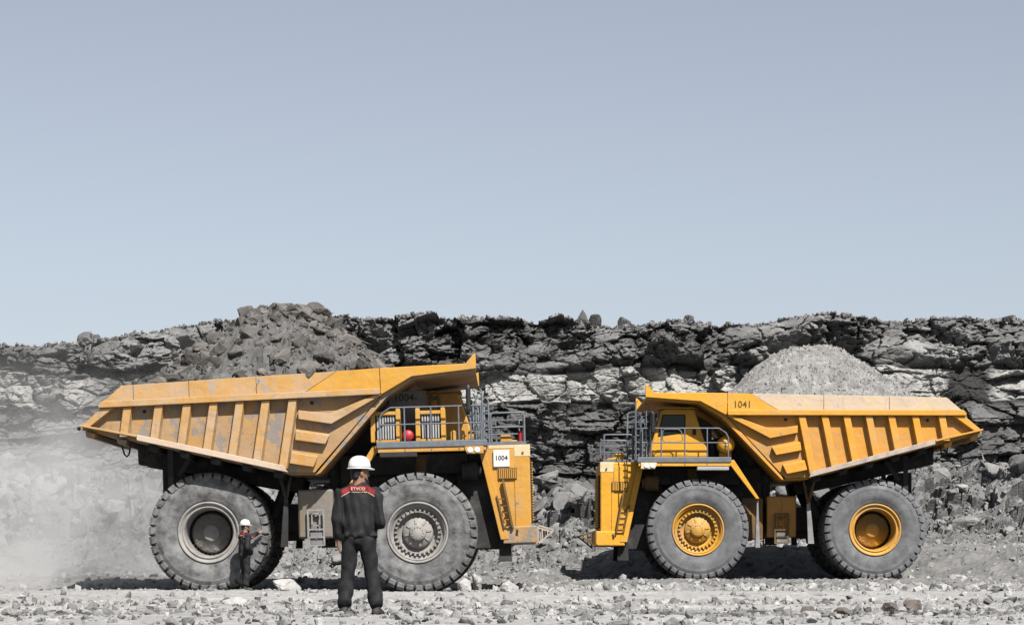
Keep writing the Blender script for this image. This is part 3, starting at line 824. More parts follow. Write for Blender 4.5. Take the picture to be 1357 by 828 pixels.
def build_truck(S, label, loc, rz, pitch, body_pitch, near, tyre_spin):
    T = empty('haul_truck', loc, None, rz)
    tag(T, label, 'dump truck', 'haul trucks in the quarry')
    pnt, bdy, pan, frs, crm, rimm, brd = (M[S + k] for k in ('_paint', '_body', '_panel', '_fresh', '_cream', '_rim', '_board'))
    # ---------------- wheels
    ty = tyre_mesh(S + '_tyre'); rm = rim_meshes(S + '_rim')
    k = 0
    for x, y, kind in ((5.3, 2.16, 'f'), (0, 2.16, 'r'), (0, 1.24, 'i')):
        for s in (-1, 1):
            w = empty('wheel', (x, s * y, TR), T, 0 if s < 0 else math.pi)
            o = link('tyre', ty, w); o.rotation_euler = (0, tyre_spin[k % len(tyre_spin)], 0)
            q = 'f' if kind == 'f' else 'r'
            link('rim', rm[q + '_rim'], w)
            if kind != 'i':
                link('hub', rm[q + '_hub'], w); link('bolt_ring', rm[q + '_bolt'], w)
            k += 1
    piv = Matrix.Translation((0, 0, 1.5))
    SP = piv @ Matrix.Rotation(R(-pitch), 4, 'Y') @ piv.inverted()
    p2 = Matrix.Translation((6.7, 0, 5.4))
    BD = SP @ p2 @ Matrix.Rotation(R(-body_pitch), 4, 'Y') @ p2.inverted()
    # ---------------- running gear
    XF.append(SP)
    mb = MB()
    for s in (-1, 1):
        mb.box(-1.35, 7.4, s * 0.55 - 0.2, s * 0.55 + 0.2, 1.55, 2.25)
    for x in (-1.3, 1.6, 3.0, 4.2): mb.box(x, x + 0.35, -0.54, 0.54, 1.6, 2.2)
    mb.prism([(-1.35, 2.3), (-0.6, 2.2), (-0.6, 2.9), (-0.9, 3.3), (-1.35, 3.3)], -0.9, 0.9)
    mb.build('frame', 'dark', T, 0.02)
    mb = MB(); mb.lathe([(0.45, -1.0), (0.62, -0.7), (0.62, 0.7), (0.45, 1.0)], 24, (0, 0, TR), cap=True)
    mb.box(-0.5, 2.2, -0.35, 0.35, 1.3, 1.7)
    mb.build('rear_axle', 'dark', T, 0.0)
    MB().lathe([(0.28, -1.9), (0.28, 1.9)], 16, (5.3, 0, TR), cap=True).build('front_axle', 'dark', T)
    mb = MB(); mb.box(3.3, 7.0, -1.35, 1.35, 1.35, 3.44); mb.box(3.0, 4.7, -1.1, 1.1, 2.3, 4.35)
    mb.box(4.0, 6.6, -1.7, 1.7, 2.9, 3.43)
    mb.box(6.3, 7.46, -1.55, 1.55, 0.95, 3.44); mb.build('engine_and_dark_fill', 'dark', T, 0.03)  # engine, plus dark boxes added to keep the shaded bay black
    for s in (-1, 1):
        mb = MB(); mb.tube([(5.3, s * 1.5, 1.6), (5.35, s * 1.5, 2.5)], 0.19, 14); mb.tube([(5.35, s * 1.5, 2.4), (5.42, s * 1.5, 3.4)], 0.25, 14)
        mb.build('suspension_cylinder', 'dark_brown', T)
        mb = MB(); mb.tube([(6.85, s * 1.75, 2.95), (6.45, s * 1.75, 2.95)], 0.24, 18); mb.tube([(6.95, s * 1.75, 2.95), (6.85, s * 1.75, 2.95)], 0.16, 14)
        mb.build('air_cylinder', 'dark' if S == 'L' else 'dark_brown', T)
        mb = MB(); mb.tube([(1.5, s * 1.0, 1.9), (1.85, s * 1.0, 2.7)], 0.12, 12); mb.tube([(1.85, s * 1.0, 2.6), (2.05, s * 1.0, 3.05)], 0.08, 12)
        mb.build('hoist_cylinder', 'dark', T)
        # fuel / hydraulic tank with step ladder
        ti = 0.0 if S == 'L' else 0.6
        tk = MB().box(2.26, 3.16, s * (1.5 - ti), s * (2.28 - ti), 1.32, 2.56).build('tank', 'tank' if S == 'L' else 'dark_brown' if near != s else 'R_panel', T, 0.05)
        MB().box(2.30, 2.70, s * (2.283 - ti), s * (2.31 - ti), 1.36, 2.52).build('tank_cover', 'tank' if S == 'L' else 'R_panel', tk, 0.01)
        lad = MB()
        y0 = s * (2.42 - ti)
        for xx in (2.52, 2.92): lad.bar((xx, y0, 1.12), (xx, y0, 2.05), 0.045, 0.045, (0, 1, 0))
        for zz in (1.14, 1.34, 1.54, 2.03): lad.bar((2.5, y0, zz), (2.94, y0, zz), 0.05, 0.04)
        for xx in (2.62, 2.82): lad.bar((xx, y0, 1.62), (xx, y0, 1.96), 0.03, 0.03, (0, 1, 0))
        lad.bar((2.6, y0, 1.64), (2.84, y0, 1.64), 0.03, 0.03); lad.bar((2.6, y0, 1.94), (2.84, y0, 1.94), 0.03, 0.03)
        for zz in (1.3, 1.9): lad.bar((2.72, s * (2.28 - ti), zz), (2.72, y0, zz), 0.05, 0.05)
        lad.build('step_ladder', 'steel' if S == 'L' else 'dark_brown', tk)
        MB().box(2.56, 2.88, s * (2.30 - ti), s * (2.40 - ti), 1.15, 1.5).build('battery_box', 'grey_box', tk, 0.02)
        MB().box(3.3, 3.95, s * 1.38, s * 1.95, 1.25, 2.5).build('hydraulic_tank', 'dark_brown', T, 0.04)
        # hanging flaps and struts
        mb = MB(); mb.taper([(3.42, 1.0), (3.58, 1.0), (3.53, 2.45), (3.48, 2.45)], [(3.43, 1.0), (3.57, 1.0), (3.52, 2.45), (3.49, 2.45)], s * 2.3, s * 2.42)
        mb.build('mudflap', 'flap', T)
        mb = MB(); mb.prism([(1.80, 1.12), (1.98, 1.12), (2.02, 2.3), (1.92, 2.36)], s * 2.2, s * 2.34)
        mb.build('mudflap', 'flap' if S == 'R' else 'dark', T)
        mb = MB(); mb.bar((1.97, s * 2.27, 2.3), (1.78, s * 2.5, 3.15), 0.07, 0.05); mb.bar((1.97, s * 2.27, 2.3), (2.15, s * 2.5, 3.1), 0.05, 0.05)
        mb.build('flap_bracket', 'dark_brown' if S == 'R' else 'dark', T)
        mb = MB(); mb.bar((-0.95, s * 2.3, 2.2), (-0.95, s * 2.3, 3.75), 0.14, 0.06, (0, 1, 0)); mb.bar((-0.75, s * 2.3, 3.0), (-0.35, s * 2.3, 3.6), 0.12, 0.05, (0, 1, 0))
        mb.build('rock_ejector', 'dark', T)
    # ---------------- nose
    rad = MB()
    rad.prism([(7.45, 1.14), (8.20, 1.14), (8.20, 3.58), (6.95, 3.58), (6.99, 3.40), (7.25, 2.4)], -1.88, 1.88)
    rad = rad.build('radiator_housing', pnt, T, 0.035)
    for s in (-1, 1):
        MB().box(7.80, 8.21, s * 1.86, s * 1.89, 3.28, 3.585).build('cream_panel', crm, rad, 0.01)
        if S == 'L':
            MB().box(7.15, 7.795, s * 1.86, s * 1.887, 3.50, 3.583).build('cream_panel', crm, rad, 0.006)
        MB().box(7.36, 7.795, s * 1.87, s * 1.91, 2.70, 3.46).build('side_hatch', frs, rad, 0.012)
        g = MB().box(7.38, 7.86, s * 1.88, s * 1.93, 2.70, 3.00).build('vent', 'dark_brown', rad, 0.01)
        for i in range(9):
            xx = 7.405 + i * 0.05
            MB().box(xx, xx + 0.022, s * 1.925, s * 1.955, 2.73, 2.97).build('slat', pnt, g)
        col_ = MB().prism([(6.88, 3.56), (7.05, 3.56), (7.62, 1.16), (7.40, 1.16)], s * 1.6, s * 1.96)
        col_.build('corner_column', pnt, T, 0.02)
        st = MB(); st.bar((7.50, s * 2.0, 2.70), (7.72, s * 2.0, 1.45), 0.05, 0.10, (0, 1, 0)); st.bar((7.33, s * 2.0, 2.3), (7.5, s * 2.0, 1.45), 0.035, 0.035, (0, 1, 0))
        for i in range(5):
            f_ = i / 4; st.bar((7.36 + 0.15 * f_, s * 2.0, 2.2 - 0.7 * f_), (7.58 + 0.13 * f_, s * 2.0, 2.2 - 0.7 * f_), 0.03, 0.03)
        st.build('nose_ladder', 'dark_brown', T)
        MB().box(7.80, 7.86, s * 1.885, s * 1.905, 1.5, 2.68).build('seam_strip', pnt, rad)
        fl = MB().prism([(7.34, 0.62), (7.68, 0.62), (7.66, 1.16), (7.36, 1.16)], s * 1.62, s * 1.68).build('mudflap', 'dark', T)
        tl = MB()
        tl.lathe([(0.03, -0.02), (0.03, 0.03)], 8, (8.02, s * 1.9, 3.38), cap=True)
        tl.build('lifting_lug', 'dark_brown', rad)
    bmp = MB().prism([(7.46, 1.06), (8.30, 1.06), (8.34, 1.12), (8.34, 1.50), (7.52, 1.50)], -1.94, 1.94).build('bumper', pnt if S == 'R' else 'L_panel', T, 0.03)
    for s in (-1, 1):
        MB().prism([(7.78, 1.26), (7.84, 1.24), (7.86, 1.40), (7.80, 1.42)], s * 1.92, s * 1.945).build('tow_slot', 'black', bmp)
        # folding step frame in front of the bumper
        sf = MB()
        for yy in (1.35, 1.9):
            sf.bar((8.34, s * yy, 1.52), (8.78, s * yy, 1.38), 0.035, 0.035, (0, 1, 0)); sf.bar((8.34, s * yy, 1.02), (8.78, s * yy, 1.38), 0.035, 0.035, (0, 1, 0))
            sf.bar((8.36, s * yy, 1.02), (8.36, s * yy, 1.52), 0.035, 0.035, (0, 1, 0))
        for f_ in (0.0, 0.33, 0.66, 1.0):
            sf.bar((8.34 + 0.44 * f_, s * 1.35, 1.52 - 0.14 * f_), (8.34 + 0.44 * f_, s * 1.9, 1.52 - 0.14 * f_), 0.03, 0.03)
            sf.bar((8.34 + 0.44 * f_, s * 1.35, 1.03 + 0.35 * f_), (8.34 + 0.44 * f_, s * 1.9, 1.03 + 0.35 * f_), 0.03, 0.03)
        for f_ in (0.3, 0.6):
            sf.bar((8.34 + 0.44 * f_, s * 1.9, 1.52 - 0.14 * f_), (8.34 + 0.44 * f_, s * 1.9, 1.03 + 0.35 * f_), 0.025, 0.025, (0, 1, 0))
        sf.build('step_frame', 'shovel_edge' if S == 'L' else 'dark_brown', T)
    grl = MB().box(8.20, 8.24, -1.5, 1.5, 1.6, 3.2).build('grille', 'dark', rad)
    for i in range(22):
        zz = 1.65 + i * 0.07
        MB().box(8.235, 8.27, -1.48, 1.48, zz, zz + 0.03).build('slat', pnt, grl)
    # ---------------- deck
    dk = MB().box(4.33, 7.13, -2.9, 2.9, 3.53, 3.69)
    dk = dk.build('deck', 'grey_rail', T, 0.015)
    for s in (-1, 1):
        MB().box(4.36, 7.10, s * 2.60, s * 2.87, 3.42, 3.527).build('deck_beam', pnt, dk, 0.012)
        br = MB(); br.taper([(4.22, 3.62), (4.45, 3.62), (3.56, 2.46), (3.46, 2.46)], [(4.22, 3.62), (4.45, 3.62), (3.56, 2.46), (3.46, 2.46)], s * 2.35, s * 2.52)
        br.build('deck_brace', pnt, T, 0.012)
        hb = MB().prism([(6.56, 3.44), (6.62, 3.34), (7.03, 3.34), (7.03, 3.525), (6.56, 3.525)], s * 2.70, s * 2.93).build('headlight_bracket', 'R_cream' if S == 'R' else pnt, T, 0.01)
        for xx in (6.69, 6.87):
            MB().lathe([(0.0, 0.03), (0.05, 0.026), (0.07, 0.01), (0.072, -0.02)] if s > 0 else [(0.0, -0.03), (0.05, -0.026), (0.07, -0.01), (0.072, 0.02)], 16, (xx, s * 2.935, 3.425)).build('headlight', 'lens', hb)
        MB().box(4.40, 5.35, s * 2.45, s * 2.86, 3.30, 3.415).build('step_plate', 'slat' if S == 'R' else 'dark', T, 0.02)
        # handrail around the deck
        hr = MB(); y = s * 2.86; r_ = 0.021
        hr.tube([(4.42, y, 3.7), (4.42, y, 4.28), (4.50, y, 4.42), (4.70, y, 4.55), (6.98, y, 4.55)], r_)
        hr.tube([(4.42, y, 4.12), (6.98, y, 4.12)], r_ * 0.85)
        for xx in (5.05, 5.72, 6.42, 6.98): hr.tube([(xx, y, 3.45), (xx, y, 4.55)], r_)
        if s > 0:
            hr.tube([(5.78, y, 4.20), (5.82, y, 4.45), (5.9, y, 4.52), (6.32, y, 4.52), (6.38, y, 4.45), (6.38, y, 4.2), (6.32, y, 4.14), (5.86, y, 4.14)], r_ * 0.8, 6, True)
        hr.build('handrail', 'grey_rail', T)
        # ladder loops, arms and mirror at the deck's front corner
        la = MB()
        for xx, z1 in (((7.18, 5.35), (7.02, 4.9), (6.86, 5.25), (6.72, 5.0)) if S == 'R' else ((7.18, 4.72), (7.02, 4.98), (6.86, 4.85), (6.72, 5.05))):
            yy = s * (2.72 + 0.12 * ((xx * 10) % 2))
            la.tube([(xx, yy, 3.6), (xx, yy, z1 - 0.06), (xx - 0.05, yy, z1), (xx - 0.05, yy - s * 0.35, z1), (xx, yy - s * 0.4, z1 - 0.06), (xx, yy - s * 0.4, 3.6)], 0.019)
        for zz in (3.75, 3.95, 4.15, 4.35, 4.55, 4.75): la.bar((6.74, s * 2.7, zz), (7.16, s * 2.7, zz), 0.03, 0.03)
        la.tube([(6.85, s * 2.8, 4.9), (6.70, s * 2.98, 5.05), (6.70, s * 2.98, 4.35), (6.85, s * 2.8, 4.3)], 0.018)
        la.build('access_ladder', 'grey_rail', T)
        mi = MB(); mi.box(6.62, 6.74, s * 2.88, s * 3.14, 4.38, 5.02); mi.build('mirror', 'black', T, 0.05)
        # lower platform over the radiator
        lo = MB(); yy = s * 1.7
        lo.tube([(7.22, yy, 3.6), (7.22, yy, 4.36), (7.27, yy, 4.42), (8.03, yy, 4.42), (8.08, yy, 4.36), (8.08, yy, 3.6)], 0.026)
        lo.tube([(7.22, yy, 4.05), (8.08, yy, 4.05)], 0.02)
        lo.tube([(7.35, yy * 0.8, 3.6), (7.35, yy * 0.8, 4.25), (7.95, yy * 0.8, 4.25), (7.95, yy * 0.8, 3.6)], 0.02)
        lo.tube([(8.08, yy, 4.42), (8.08, yy * 0.55, 4.42)], 0.022)
        lo.box(7.12, 8.12, yy - 0.03, yy + 0.03, 3.595, 3.68)
        lo.build('platform_rail', 'grey_rail', T)
        MB().prism([(7.45, 3.59), (8.0, 3.59), (8.0, 3.70), (7.75, 3.74), (7.72, 3.86), (7.46, 3.86)], s * 1.05, s * 1.5).build('equipment_box', pnt, T, 0.02)
    MB().tube([(7.98, -1.55, 3.62), (7.98, -1.55, 3.95)], 0.06, 10).build('fire_extinguisher', 'red', T)
    # right side: two louvred filter boxes, a red bottle, a control cabinet
    for x0 in (4.18, 5.32):
        bx = MB(); bx.box(x0, x0 + 0.12, -2.62, -1.9, 3.70, 4.50); bx.box(x0 + 0.64, x0 + 0.76, -2.62, -1.9, 3.70, 4.50)
        bx.box(x0 + 0.12, x0 + 0.64, -2.62, -1.9, 4.38, 4.47); bx.box(x0 + 0.12, x0 + 0.64, -2.60, -1.9, 3.70, 3.76); bx.box(x0 + 0.12, x0 + 0.64, -2.0, -1.9, 3.76, 4.38)
        for xx in (x0 + 0.06, x0 + 0.70): bx.lathe([(0.055, -0.03), (0.055, 0.03)], 12, (xx, -2.58, 4.51), cap=True)
        bx = bx.build('air_filter_box', frs, T, 0.012)
        for i in range(7):
            xx = x0 + 0.155 + i * 0.067
            sl = MB(); sl.box(xx, xx + 0.045, -2.57, -2.1, 3.765, 4.375); sl.build('louvre_slat', 'slat', bx, 0.015)
    rb = MB(); rb.lathe([(0.0, -0.2), (0.12, -0.19), (0.15, -0.15), (0.15, 0.15), (0.12, 0.19), (0.0, 0.2)], 18, (5.12, -2.35, 3.85), axis='y'); rb.build('fire_bottle', 'red', T)
    cb = MB().box(4.62, 5.56, -1.75, -0.9, 3.70, 5.05).build('control_cabinet', 'grey_box', T, 0.02)
    cf = MB()
    for xx in (5.62, 5.86): cf.box(xx, xx + 0.09, -1.70, -1.5, 3.70, 5.0)
    for zz in (4.0, 4.4, 4.8): cf.box(5.71, 5.86, -1.68, -1.5, zz, zz + 0.1)
    cf.build('cabinet_frame', 'dark_brown', T, 0.01)
    for i, xx in enumerate((6.2, 6.42, 6.64)):
        MB().prism([(xx, 3.70), (xx + 0.17, 3.70), (xx + 0.17, 3.92), (xx + 0.05, 3.97), (xx, 3.92)], -2.5, -2.2).build('relay_box', frs, T, 0.015)
    # ---------------- cab on the left
    cab = MB()
    lo_ = [(6.76, 3.70), (6.76, 3.86), (6.39, 5.10), (6.30, 5.16), (5.45, 5.16), (5.38, 5.10), (4.98, 3.86), (4.98, 3.70)]
    cab.prism(lo_, 0.85, 2.35)
    cab = cab.build('cab', pnt, T, 0.05)
    MB().prism([(6.45, 5.165), (6.42, 5.21), (5.42, 5.21), (5.36, 5.165)], 0.8, 2.40).build('cab_roof', pnt, cab, 0.02)
    fr = MB().prism([(6.50, 4.32), (6.36, 4.99), (5.66, 4.99), (5.66, 4.44)], 2.335, 2.372).build('window_frame', 'dark', cab, 0.015)
    MB().prism([(6.45, 4.36), (6.33, 4.955), (5.70, 4.955), (5.70, 4.47)], 2.36, 2.38).build('window_pane', 'glass', cab, 0.0)
    dr = MB(); dr.prism([(6.52, 3.78), (6.54, 3.82), (6.40, 5.04), (6.37, 5.06), (5.60, 5.06), (5.58, 5.04), (5.58, 3.78)], 2.345, 2.357); dr.build('cab_door', pnt, cab, 0.006)
    MB().box(5.35, 5.45, 2.35, 2.40, 4.38, 4.55).build('door_handle', 'dark', cab, 0.01)
    MB().prism([(6.76, 3.9), (6.80, 3.9), (6.42, 5.08), (6.38, 5.08)], 1.0, 2.2).build('windscreen', 'glass', cab)
    MB().box(5.02, 5.06, 1.1, 2.1, 4.3, 4.9)
    at = MB(); at.lathe([(0.0, -0.40), (0.14, -0.39), (0.24, -0.33), (0.26, -0.25), (0.26, 0.25), (0.24, 0.33), (0.14, 0.39), (0.0, 0.40)], 28, (4.46, 2.30, 4.08))
    at.box(4.28, 4.64, 2.1, 2.3, 3.70, 3.86); at = at.build('air_tank', pnt, T)
    MB().prism([(4.40, 4.02), (4.54, 4.05), (4.50, 4.18)], 2.695, 2.712).build('warning_triangle', 'R_cream', at)
    # ---------------- lettering
    if S == 'L':
        pl = MB().box(7.26, 7.68, -1.95, -1.91, 3.02, 3.46).build('number_plate', 'white', rad, 0.02)
        place_text('1004', 0.12, 'black', -1, 7.47, -1.954, 3.25, rad)
        place_text('1004-', 0.19, 'dark_text', -1, 5.05, -1.756, 4.86, cb)
    XF.pop()
    # ---------------- dump body
    XF.append(BD)
    D = MB()
    for s in (-1, 1):
        D.prism([(-3.10, 4.44), (2.05, 3.09), (2.72, 3.05), (4.50, 4.93), (4.50, 5.06), (-2.46, 5.06)], s * 2.82, s * 2.95)
    D.prism([(-3.14, 4.40), (2.10, 3.02), (2.72, 3.0), (2.74, 3.12), (2.1, 3.15), (-3.12, 4.50)], -2.82, 2.82)
    D = D.build('dump_body', pan, T, 0.012)
    fw = MB(); fw.prism([(2.72, 2.98), (2.86, 3.03), (4.62, 4.86), (5.30, 5.28), (6.88, 5.40), (6.88, 5.47), (5.26, 5.36), (4.52, 4.94)], -2.97, 2.97)
    fw.build('front_wall', pan if S == 'L' else bdy, D, 0.01)
    for i in range(7):
        xx = -2.9 + i * 0.78; zz = zlip(xx) - 0.06
        MB().prism([(xx - 0.12, zz + 0.03), (xx - 0.10, zz - 0.12), (xx + 0.10, zz - 0.17), (xx + 0.14, zz - 0.04)], -2.95, 2.95).build('floor_rib', pan if i in (0, 1) else 'dark', D, 0.015)
    for s in (-1, 1):
        MB().box(-2.3, 2.2, s * 0.8 - 0.15, s * 0.8 + 0.15, 2.75, 3.0) if False else None
        bb = MB(); bb.prism([(-2.0, 3.55), (2.2, 2.62), (2.3, 2.98), (-2.0, 4.1)], s * 0.6, s * 1.0); bb.build('floor_beam', 'dark', D, 0.02)
        # canopy cheek
        ck = MB(); ck.prism([(6.90, 5.46), (5.27, 5.34), (4.50, 4.93), (4.475, 4.93), (4.475, 5.585), (6.64, 5.60), (6.84, 5.82), (6.90, 5.84)], s * 2.98, s * 3.10)
        ck.build('canopy_cheek', frs, D, 0.012)
        # top rail
        tr_ = MB(); tr_.prism([(-2.52, 5.075), (-2.62, 4.98), (-2.62, 4.91), (4.44, 4.92), (4.47, 4.95), (4.47, 5.075)], s * 2.945, s * 3.22)
        tr_.build('top_rail', bdy, D, 0.015)
        # sideboards: plates with open seams
        cuts = [(-2.44, -2.04, -1.05), None] if False else None
        edges = [4.465, 3.42, 1.60, -0.35, -2.04] if S == 'R' else [4.465, 3.05, 1.35, -0.35, -1.75, -2.04]
        def ztop(x): return 5.585 - (4.47 - x) * 0.020
        xsb = edges
        for i in range(len(xsb) - 1):
            x1, x0 = xsb[i] - 0.006, xsb[i + 1] + 0.006
            if i == len(xsb) - 2: poly = [(-2.50, 5.08), (x1, 5.08), (x1, ztop(x1)), (-2.04, ztop(-2.04)), (-2.08, ztop(-2.04) - 0.02)]
            elif i == 0: poly = [(x0 - 0.45, 5.08), (x1, 5.08), (x1, ztop(x1)), (x0 + 0.35, ztop(x0))]
            elif i == 1: poly = [(x0, 5.08), (xsb[1] - 0.47, 5.08), (xsb[1] + 0.33, ztop(xsb[1])), (x0, ztop(x0))]
            else: poly = [(x0, 5.08), (x1, 5.08), (x1, ztop(x1)), (x0, ztop(x0))]
            if i == len(xsb) - 2 and S == 'L': poly = [(-2.50, 5.08), (x1, 5.08), (x1, ztop(x1)), (-2.04, ztop(-2.04))]
            MB().prism(poly, s * 2.97, s * (3.09 if i == 0 else 3.05)).build('sideboard', frs if i == 0 else brd, D, 0.008)
        # upright ribs
        for xt in (2.26, 1.58, 0.93, 0.27, -0.40, -1.11, -1.90):
            zb = zlip(xt - 0.2) + 0.02; xb = xt - 0.19 * (4.90 - zb); zb = zlip(xb) + (0.02 if xt > -1.2 else -0.02)
            p0 = [(xb - 0.14, zb), (xb + 0.14, zb), (xt + 0.14, 4.905), (xt - 0.14, 4.905)]
            p1 = [(xb - 0.10, zb + 0.02), (xb + 0.10, zb + 0.02), (xt + 0.10, 4.905), (xt - 0.10, 4.905)]
            MB().taper(p0, p1, s * 2.94, s * 3.15).build('side_rib', bdy, D, 0.012)
        # tail rib
        MB().taper([(-3.10, 4.47), (-2.82, 4.44), (-2.20, 4.905), (-2.60, 4.905)], [(-3.06, 4.49), (-2.86, 4.46), (-2.24, 4.905), (-2.56, 4.905)], s * 2.94, s * 3.15).build('tail_rib', bdy, D, 0.012)
        # floor edge rails
        MB().prism([(2.05, zlip(2.05) - 0.02), (-1.70, zlip(-1.70) - 0.02), (-1.70, zlip(-1.7) + 0.13), (1.95, zlip(1.95) + 0.13)], s * 2.955, s * 3.19).build('lower_rail', 'shovel_edge' if S == 'R' else 'L_edge', D, 0.012)
        MB().prism([(-1.71, zlip(-1.71) + 0.06), (-3.12, zlip(-3.12) + 0.03), (-3.12, zlip(-3.12) + 0.075), (-1.71, zlip(-1.71) + 0.12)], s * 2.955, s * 3.17).build('floor_lip', bdy, D, 0.006)
        # horizontal ribs of the sloping front corner
        for poly in ([(2.38, 4.62), (3.16, 4.50), (4.32, 4.915), (4.50, 4.915), (3.20, 4.24), (2.38, 4.40)],
                     [(2.30, 4.16), (3.14, 4.00), (3.02, 3.74), (2.27, 3.88)],
                     [(2.17, 3.62), (2.82, 3.48), (2.70, 3.18), (2.10, 3.30)]):
            n_ = len(poly); cx = sum(p[0] for p in poly) / n_; cz = sum(p[1] for p in poly) / n_
            MB().taper(poly, [(p[0], p[1] - 0.05 if p[1] > cz and n_ == 4 else p[1]) for p in poly], s * 2.94, s * 3.14).build('corner_rib', bdy, D, 0.012)
        hk = MB()
        for xx in (-2.05, -1.62):
            zz = zlip(xx) - 0.12
            hk.tube([(xx - 0.13, s * 2.6, zz), (xx - 0.06, s * 2.6, zz - 0.3), (xx, s * 2.6, zz - 0.36), (xx + 0.06, s * 2.6, zz - 0.3), (xx + 0.12, s * 2.6, zz - 0.02)], 0.025, 6)
        hk.build('chain_hook', 'dark', D)
        th = MB(); th.lathe([(0.05, -0.03), (0.05, 0.03)], 12, (-3.16, s * 3.05, 4.42), cap=True); th.build('tail_pin', 'dark', D)
        for xx in (0.62, 2.72, -1.5):
            if xx != 0.62: MB().lathe([(0.05, -0.01), (0.05, 0.01)], 14, (xx, s * 2.952, 4.80 if xx > 0 else 4.78), cap=True).build('drain_hole', 'black', D)
    if S == 'R':
        place_text('1041', 0.20, 'fade_black', 1, 4.02, 3.097, 5.24, D)
    XF.pop()
    return T

truck_l = build_truck('L', 'dusty haul truck 1004 facing right, heaped with broken rock, grey wheel rims', (-7.695, 67.62, -0.04), 0.0, 1.5, 1.2, -1, (0.0, 0.03, 0.11, 0.05))
truck_r = build_truck('R', 'bright yellow haul truck 1041 facing left, heaped with gravel, yellow wheel rims', (10.87, 79.35, 0.22), math.pi, 0.0, 0.0, 1, (0.02, 0.07, 0.0, 0.1))

# ------------------------------------------------------------------ loads
def build_load(name, ridge, yc, hw, base, expo, mat, c0, rough, label, cat):
    xs = np.linspace(ridge[0][0], ridge[-1][0], 260); ys = np.linspace(-1, 1, 150)
    Yg, Xg = np.meshgrid(ys, xs, indexing='ij')
    rz_ = np.interp(xs, [p[0] for p in ridge], [p[1] for p in ridge])
    fall = 1 - np.abs(ys) ** expo
    Zg = base(Xg) + (rz_[None, :] - base(xs)[None, :]) * fall[:, None]
    b1, s1, g1 = facet(Xg / 0.7, Yg * hw / 0.6, 301, 1.4); b2, s2, g2 = facet(Xg / 0.3, Yg * hw / 0.28, 303, 1.4); b3, s3, g3 = facet(Xg / 0.13, Yg * hw / 0.12, 305, 1.4)
    Zg = Zg + rough[0] * b1 + rough[1] * b2 + rough[2] * b3 + rough[3] * fbm(Xg / 1.2, Yg * hw / 1.2, 309, 4)
    c = c0 * (1 + 0.4 * (s2 - 0.5) + 0.3 * (s3 - 0.5)); C = np.stack([c, c * 0.985, c * 0.955], -1)
    o = grid_object(name, Xg, Yg * hw + yc, Zg, C, mat)
    tag(o, label, cat)
    def at(x, v):
        i = int(np.clip((x - xs[0]) / (xs[-1] - xs[0]) * 259, 0, 259)); j = int(np.clip((v + 1) / 2 * 149, 0, 149))
        return Vector((float(x), float(v * hw + yc), float(Zg[j, i])))
    return o, at

bl = lambda x: 4.98 + 0.045 * (np.asarray(x) + 7.0)
load_l, at_l = build_load('rock_load', [(-10.1, 5.0), (-9.42, 5.45), (-8.3, 6.30), (-7.5, 6.85), (-6.9, 7.25), (-6.3, 7.36), (-5.7, 7.38), (-4.8, 7.15), (-4.1, 6.55), (-3.25, 5.75), (-2.9, 5.3)], 67.62, 2.80, bl, 1.7,
                          'gravel', 0.15, (0.10, 0.08, 0.05, 0.3), 'heap of broken brownish grey rock loaded on truck 1004', 'rock load')
P_load = [proto_mesh(220 + i, 'rock_load', npts=15, detail=1, flat=0.8) for i in range(12)]
n = 0
while n < 290:
    x = rgp.uniform(-10.0, -3.1); v = rgp.uniform(-0.99, 0.12)
    s = min(0.25 * rgp.paretovariate(1.8), 0.8)
    p = at_l(x, v)
    stone(P_load, p + Vector((0, 0, -0.02 * s)), s, load_l, rgp); n += 1
for x, y, z, s in ((-5.14, 64.80, 5.52, 0.75), (-3.75, 65.2, 5.75, 0.62), (-8.9, 64.95, 5.3, 0.5), (-6.9, 64.95, 5.45, 0.42)):   # blocks resting on the rim
    stone(P_load, (x, y, z), s, load_l, rgp)
Pt, St = [], []
for _ in range(2600):
    x = rgp.uniform(-10.1, -3.0); v = rgp.uniform(-1.0, 0.5); Pt.append(tuple(at_l(x, v))); St.append(min(0.07 * rgp.paretovariate(1.9), 0.3))
cc = rg.uniform(0.09, 0.21, len(St))
rubble('rubble', np.array(Pt), np.array(St), np.stack([cc, cc * 0.97, cc * 0.93], -1), 'rock_attr', load_l, seed=21)

br = lambda x: 5.45 + 0 * np.asarray(x)
load_r, at_r = build_load('gravel_load', [(6.2, 5.5), (6.75, 6.0), (7.5, 6.78), (8.1, 7.25), (8.5, 7.42), (9.1, 7.46), (9.6, 7.42), (10.0, 7.40), (10.6, 7.05), (11.3, 6.65), (12.4, 5.9), (12.9, 5.5)], 79.35, 2.8, br, 1.5,
                          'gravel', 0.30, (0.03, 0.045, 0.05, 0.16), 'cone of pale fine gravel loaded on truck 1041', 'gravel load')
P_grav = [proto_mesh(240 + i, 'rock', npts=15, detail=1, flat=0.7) for i in range(5)]
for _ in range(34):
    x = rgp.uniform(6.8, 12.6); v = rgp.uniform(-0.98, -0.55)
    stone(P_grav, at_r(x, v) + Vector((0, 0, -0.03)), rgp.uniform(0.12, 0.24) if rgp.random() < 0.92 else 0.42, load_r, rgp)
Pt, St = [], []
for _ in range(6500):
    x = rgp.uniform(6.4, 12.9); v = rgp.uniform(-1.0, 0.4); Pt.append(tuple(at_r(x, v))); St.append(min(0.034 * rgp.paretovariate(2.4), 0.13))
cc = rg.uniform(0.2, 0.36, len(St))
rubble('gravel', np.array(Pt), np.array(St), np.stack([cc, cc * 0.98, cc * 0.95], -1), 'rock_attr', load_r, seed=22)
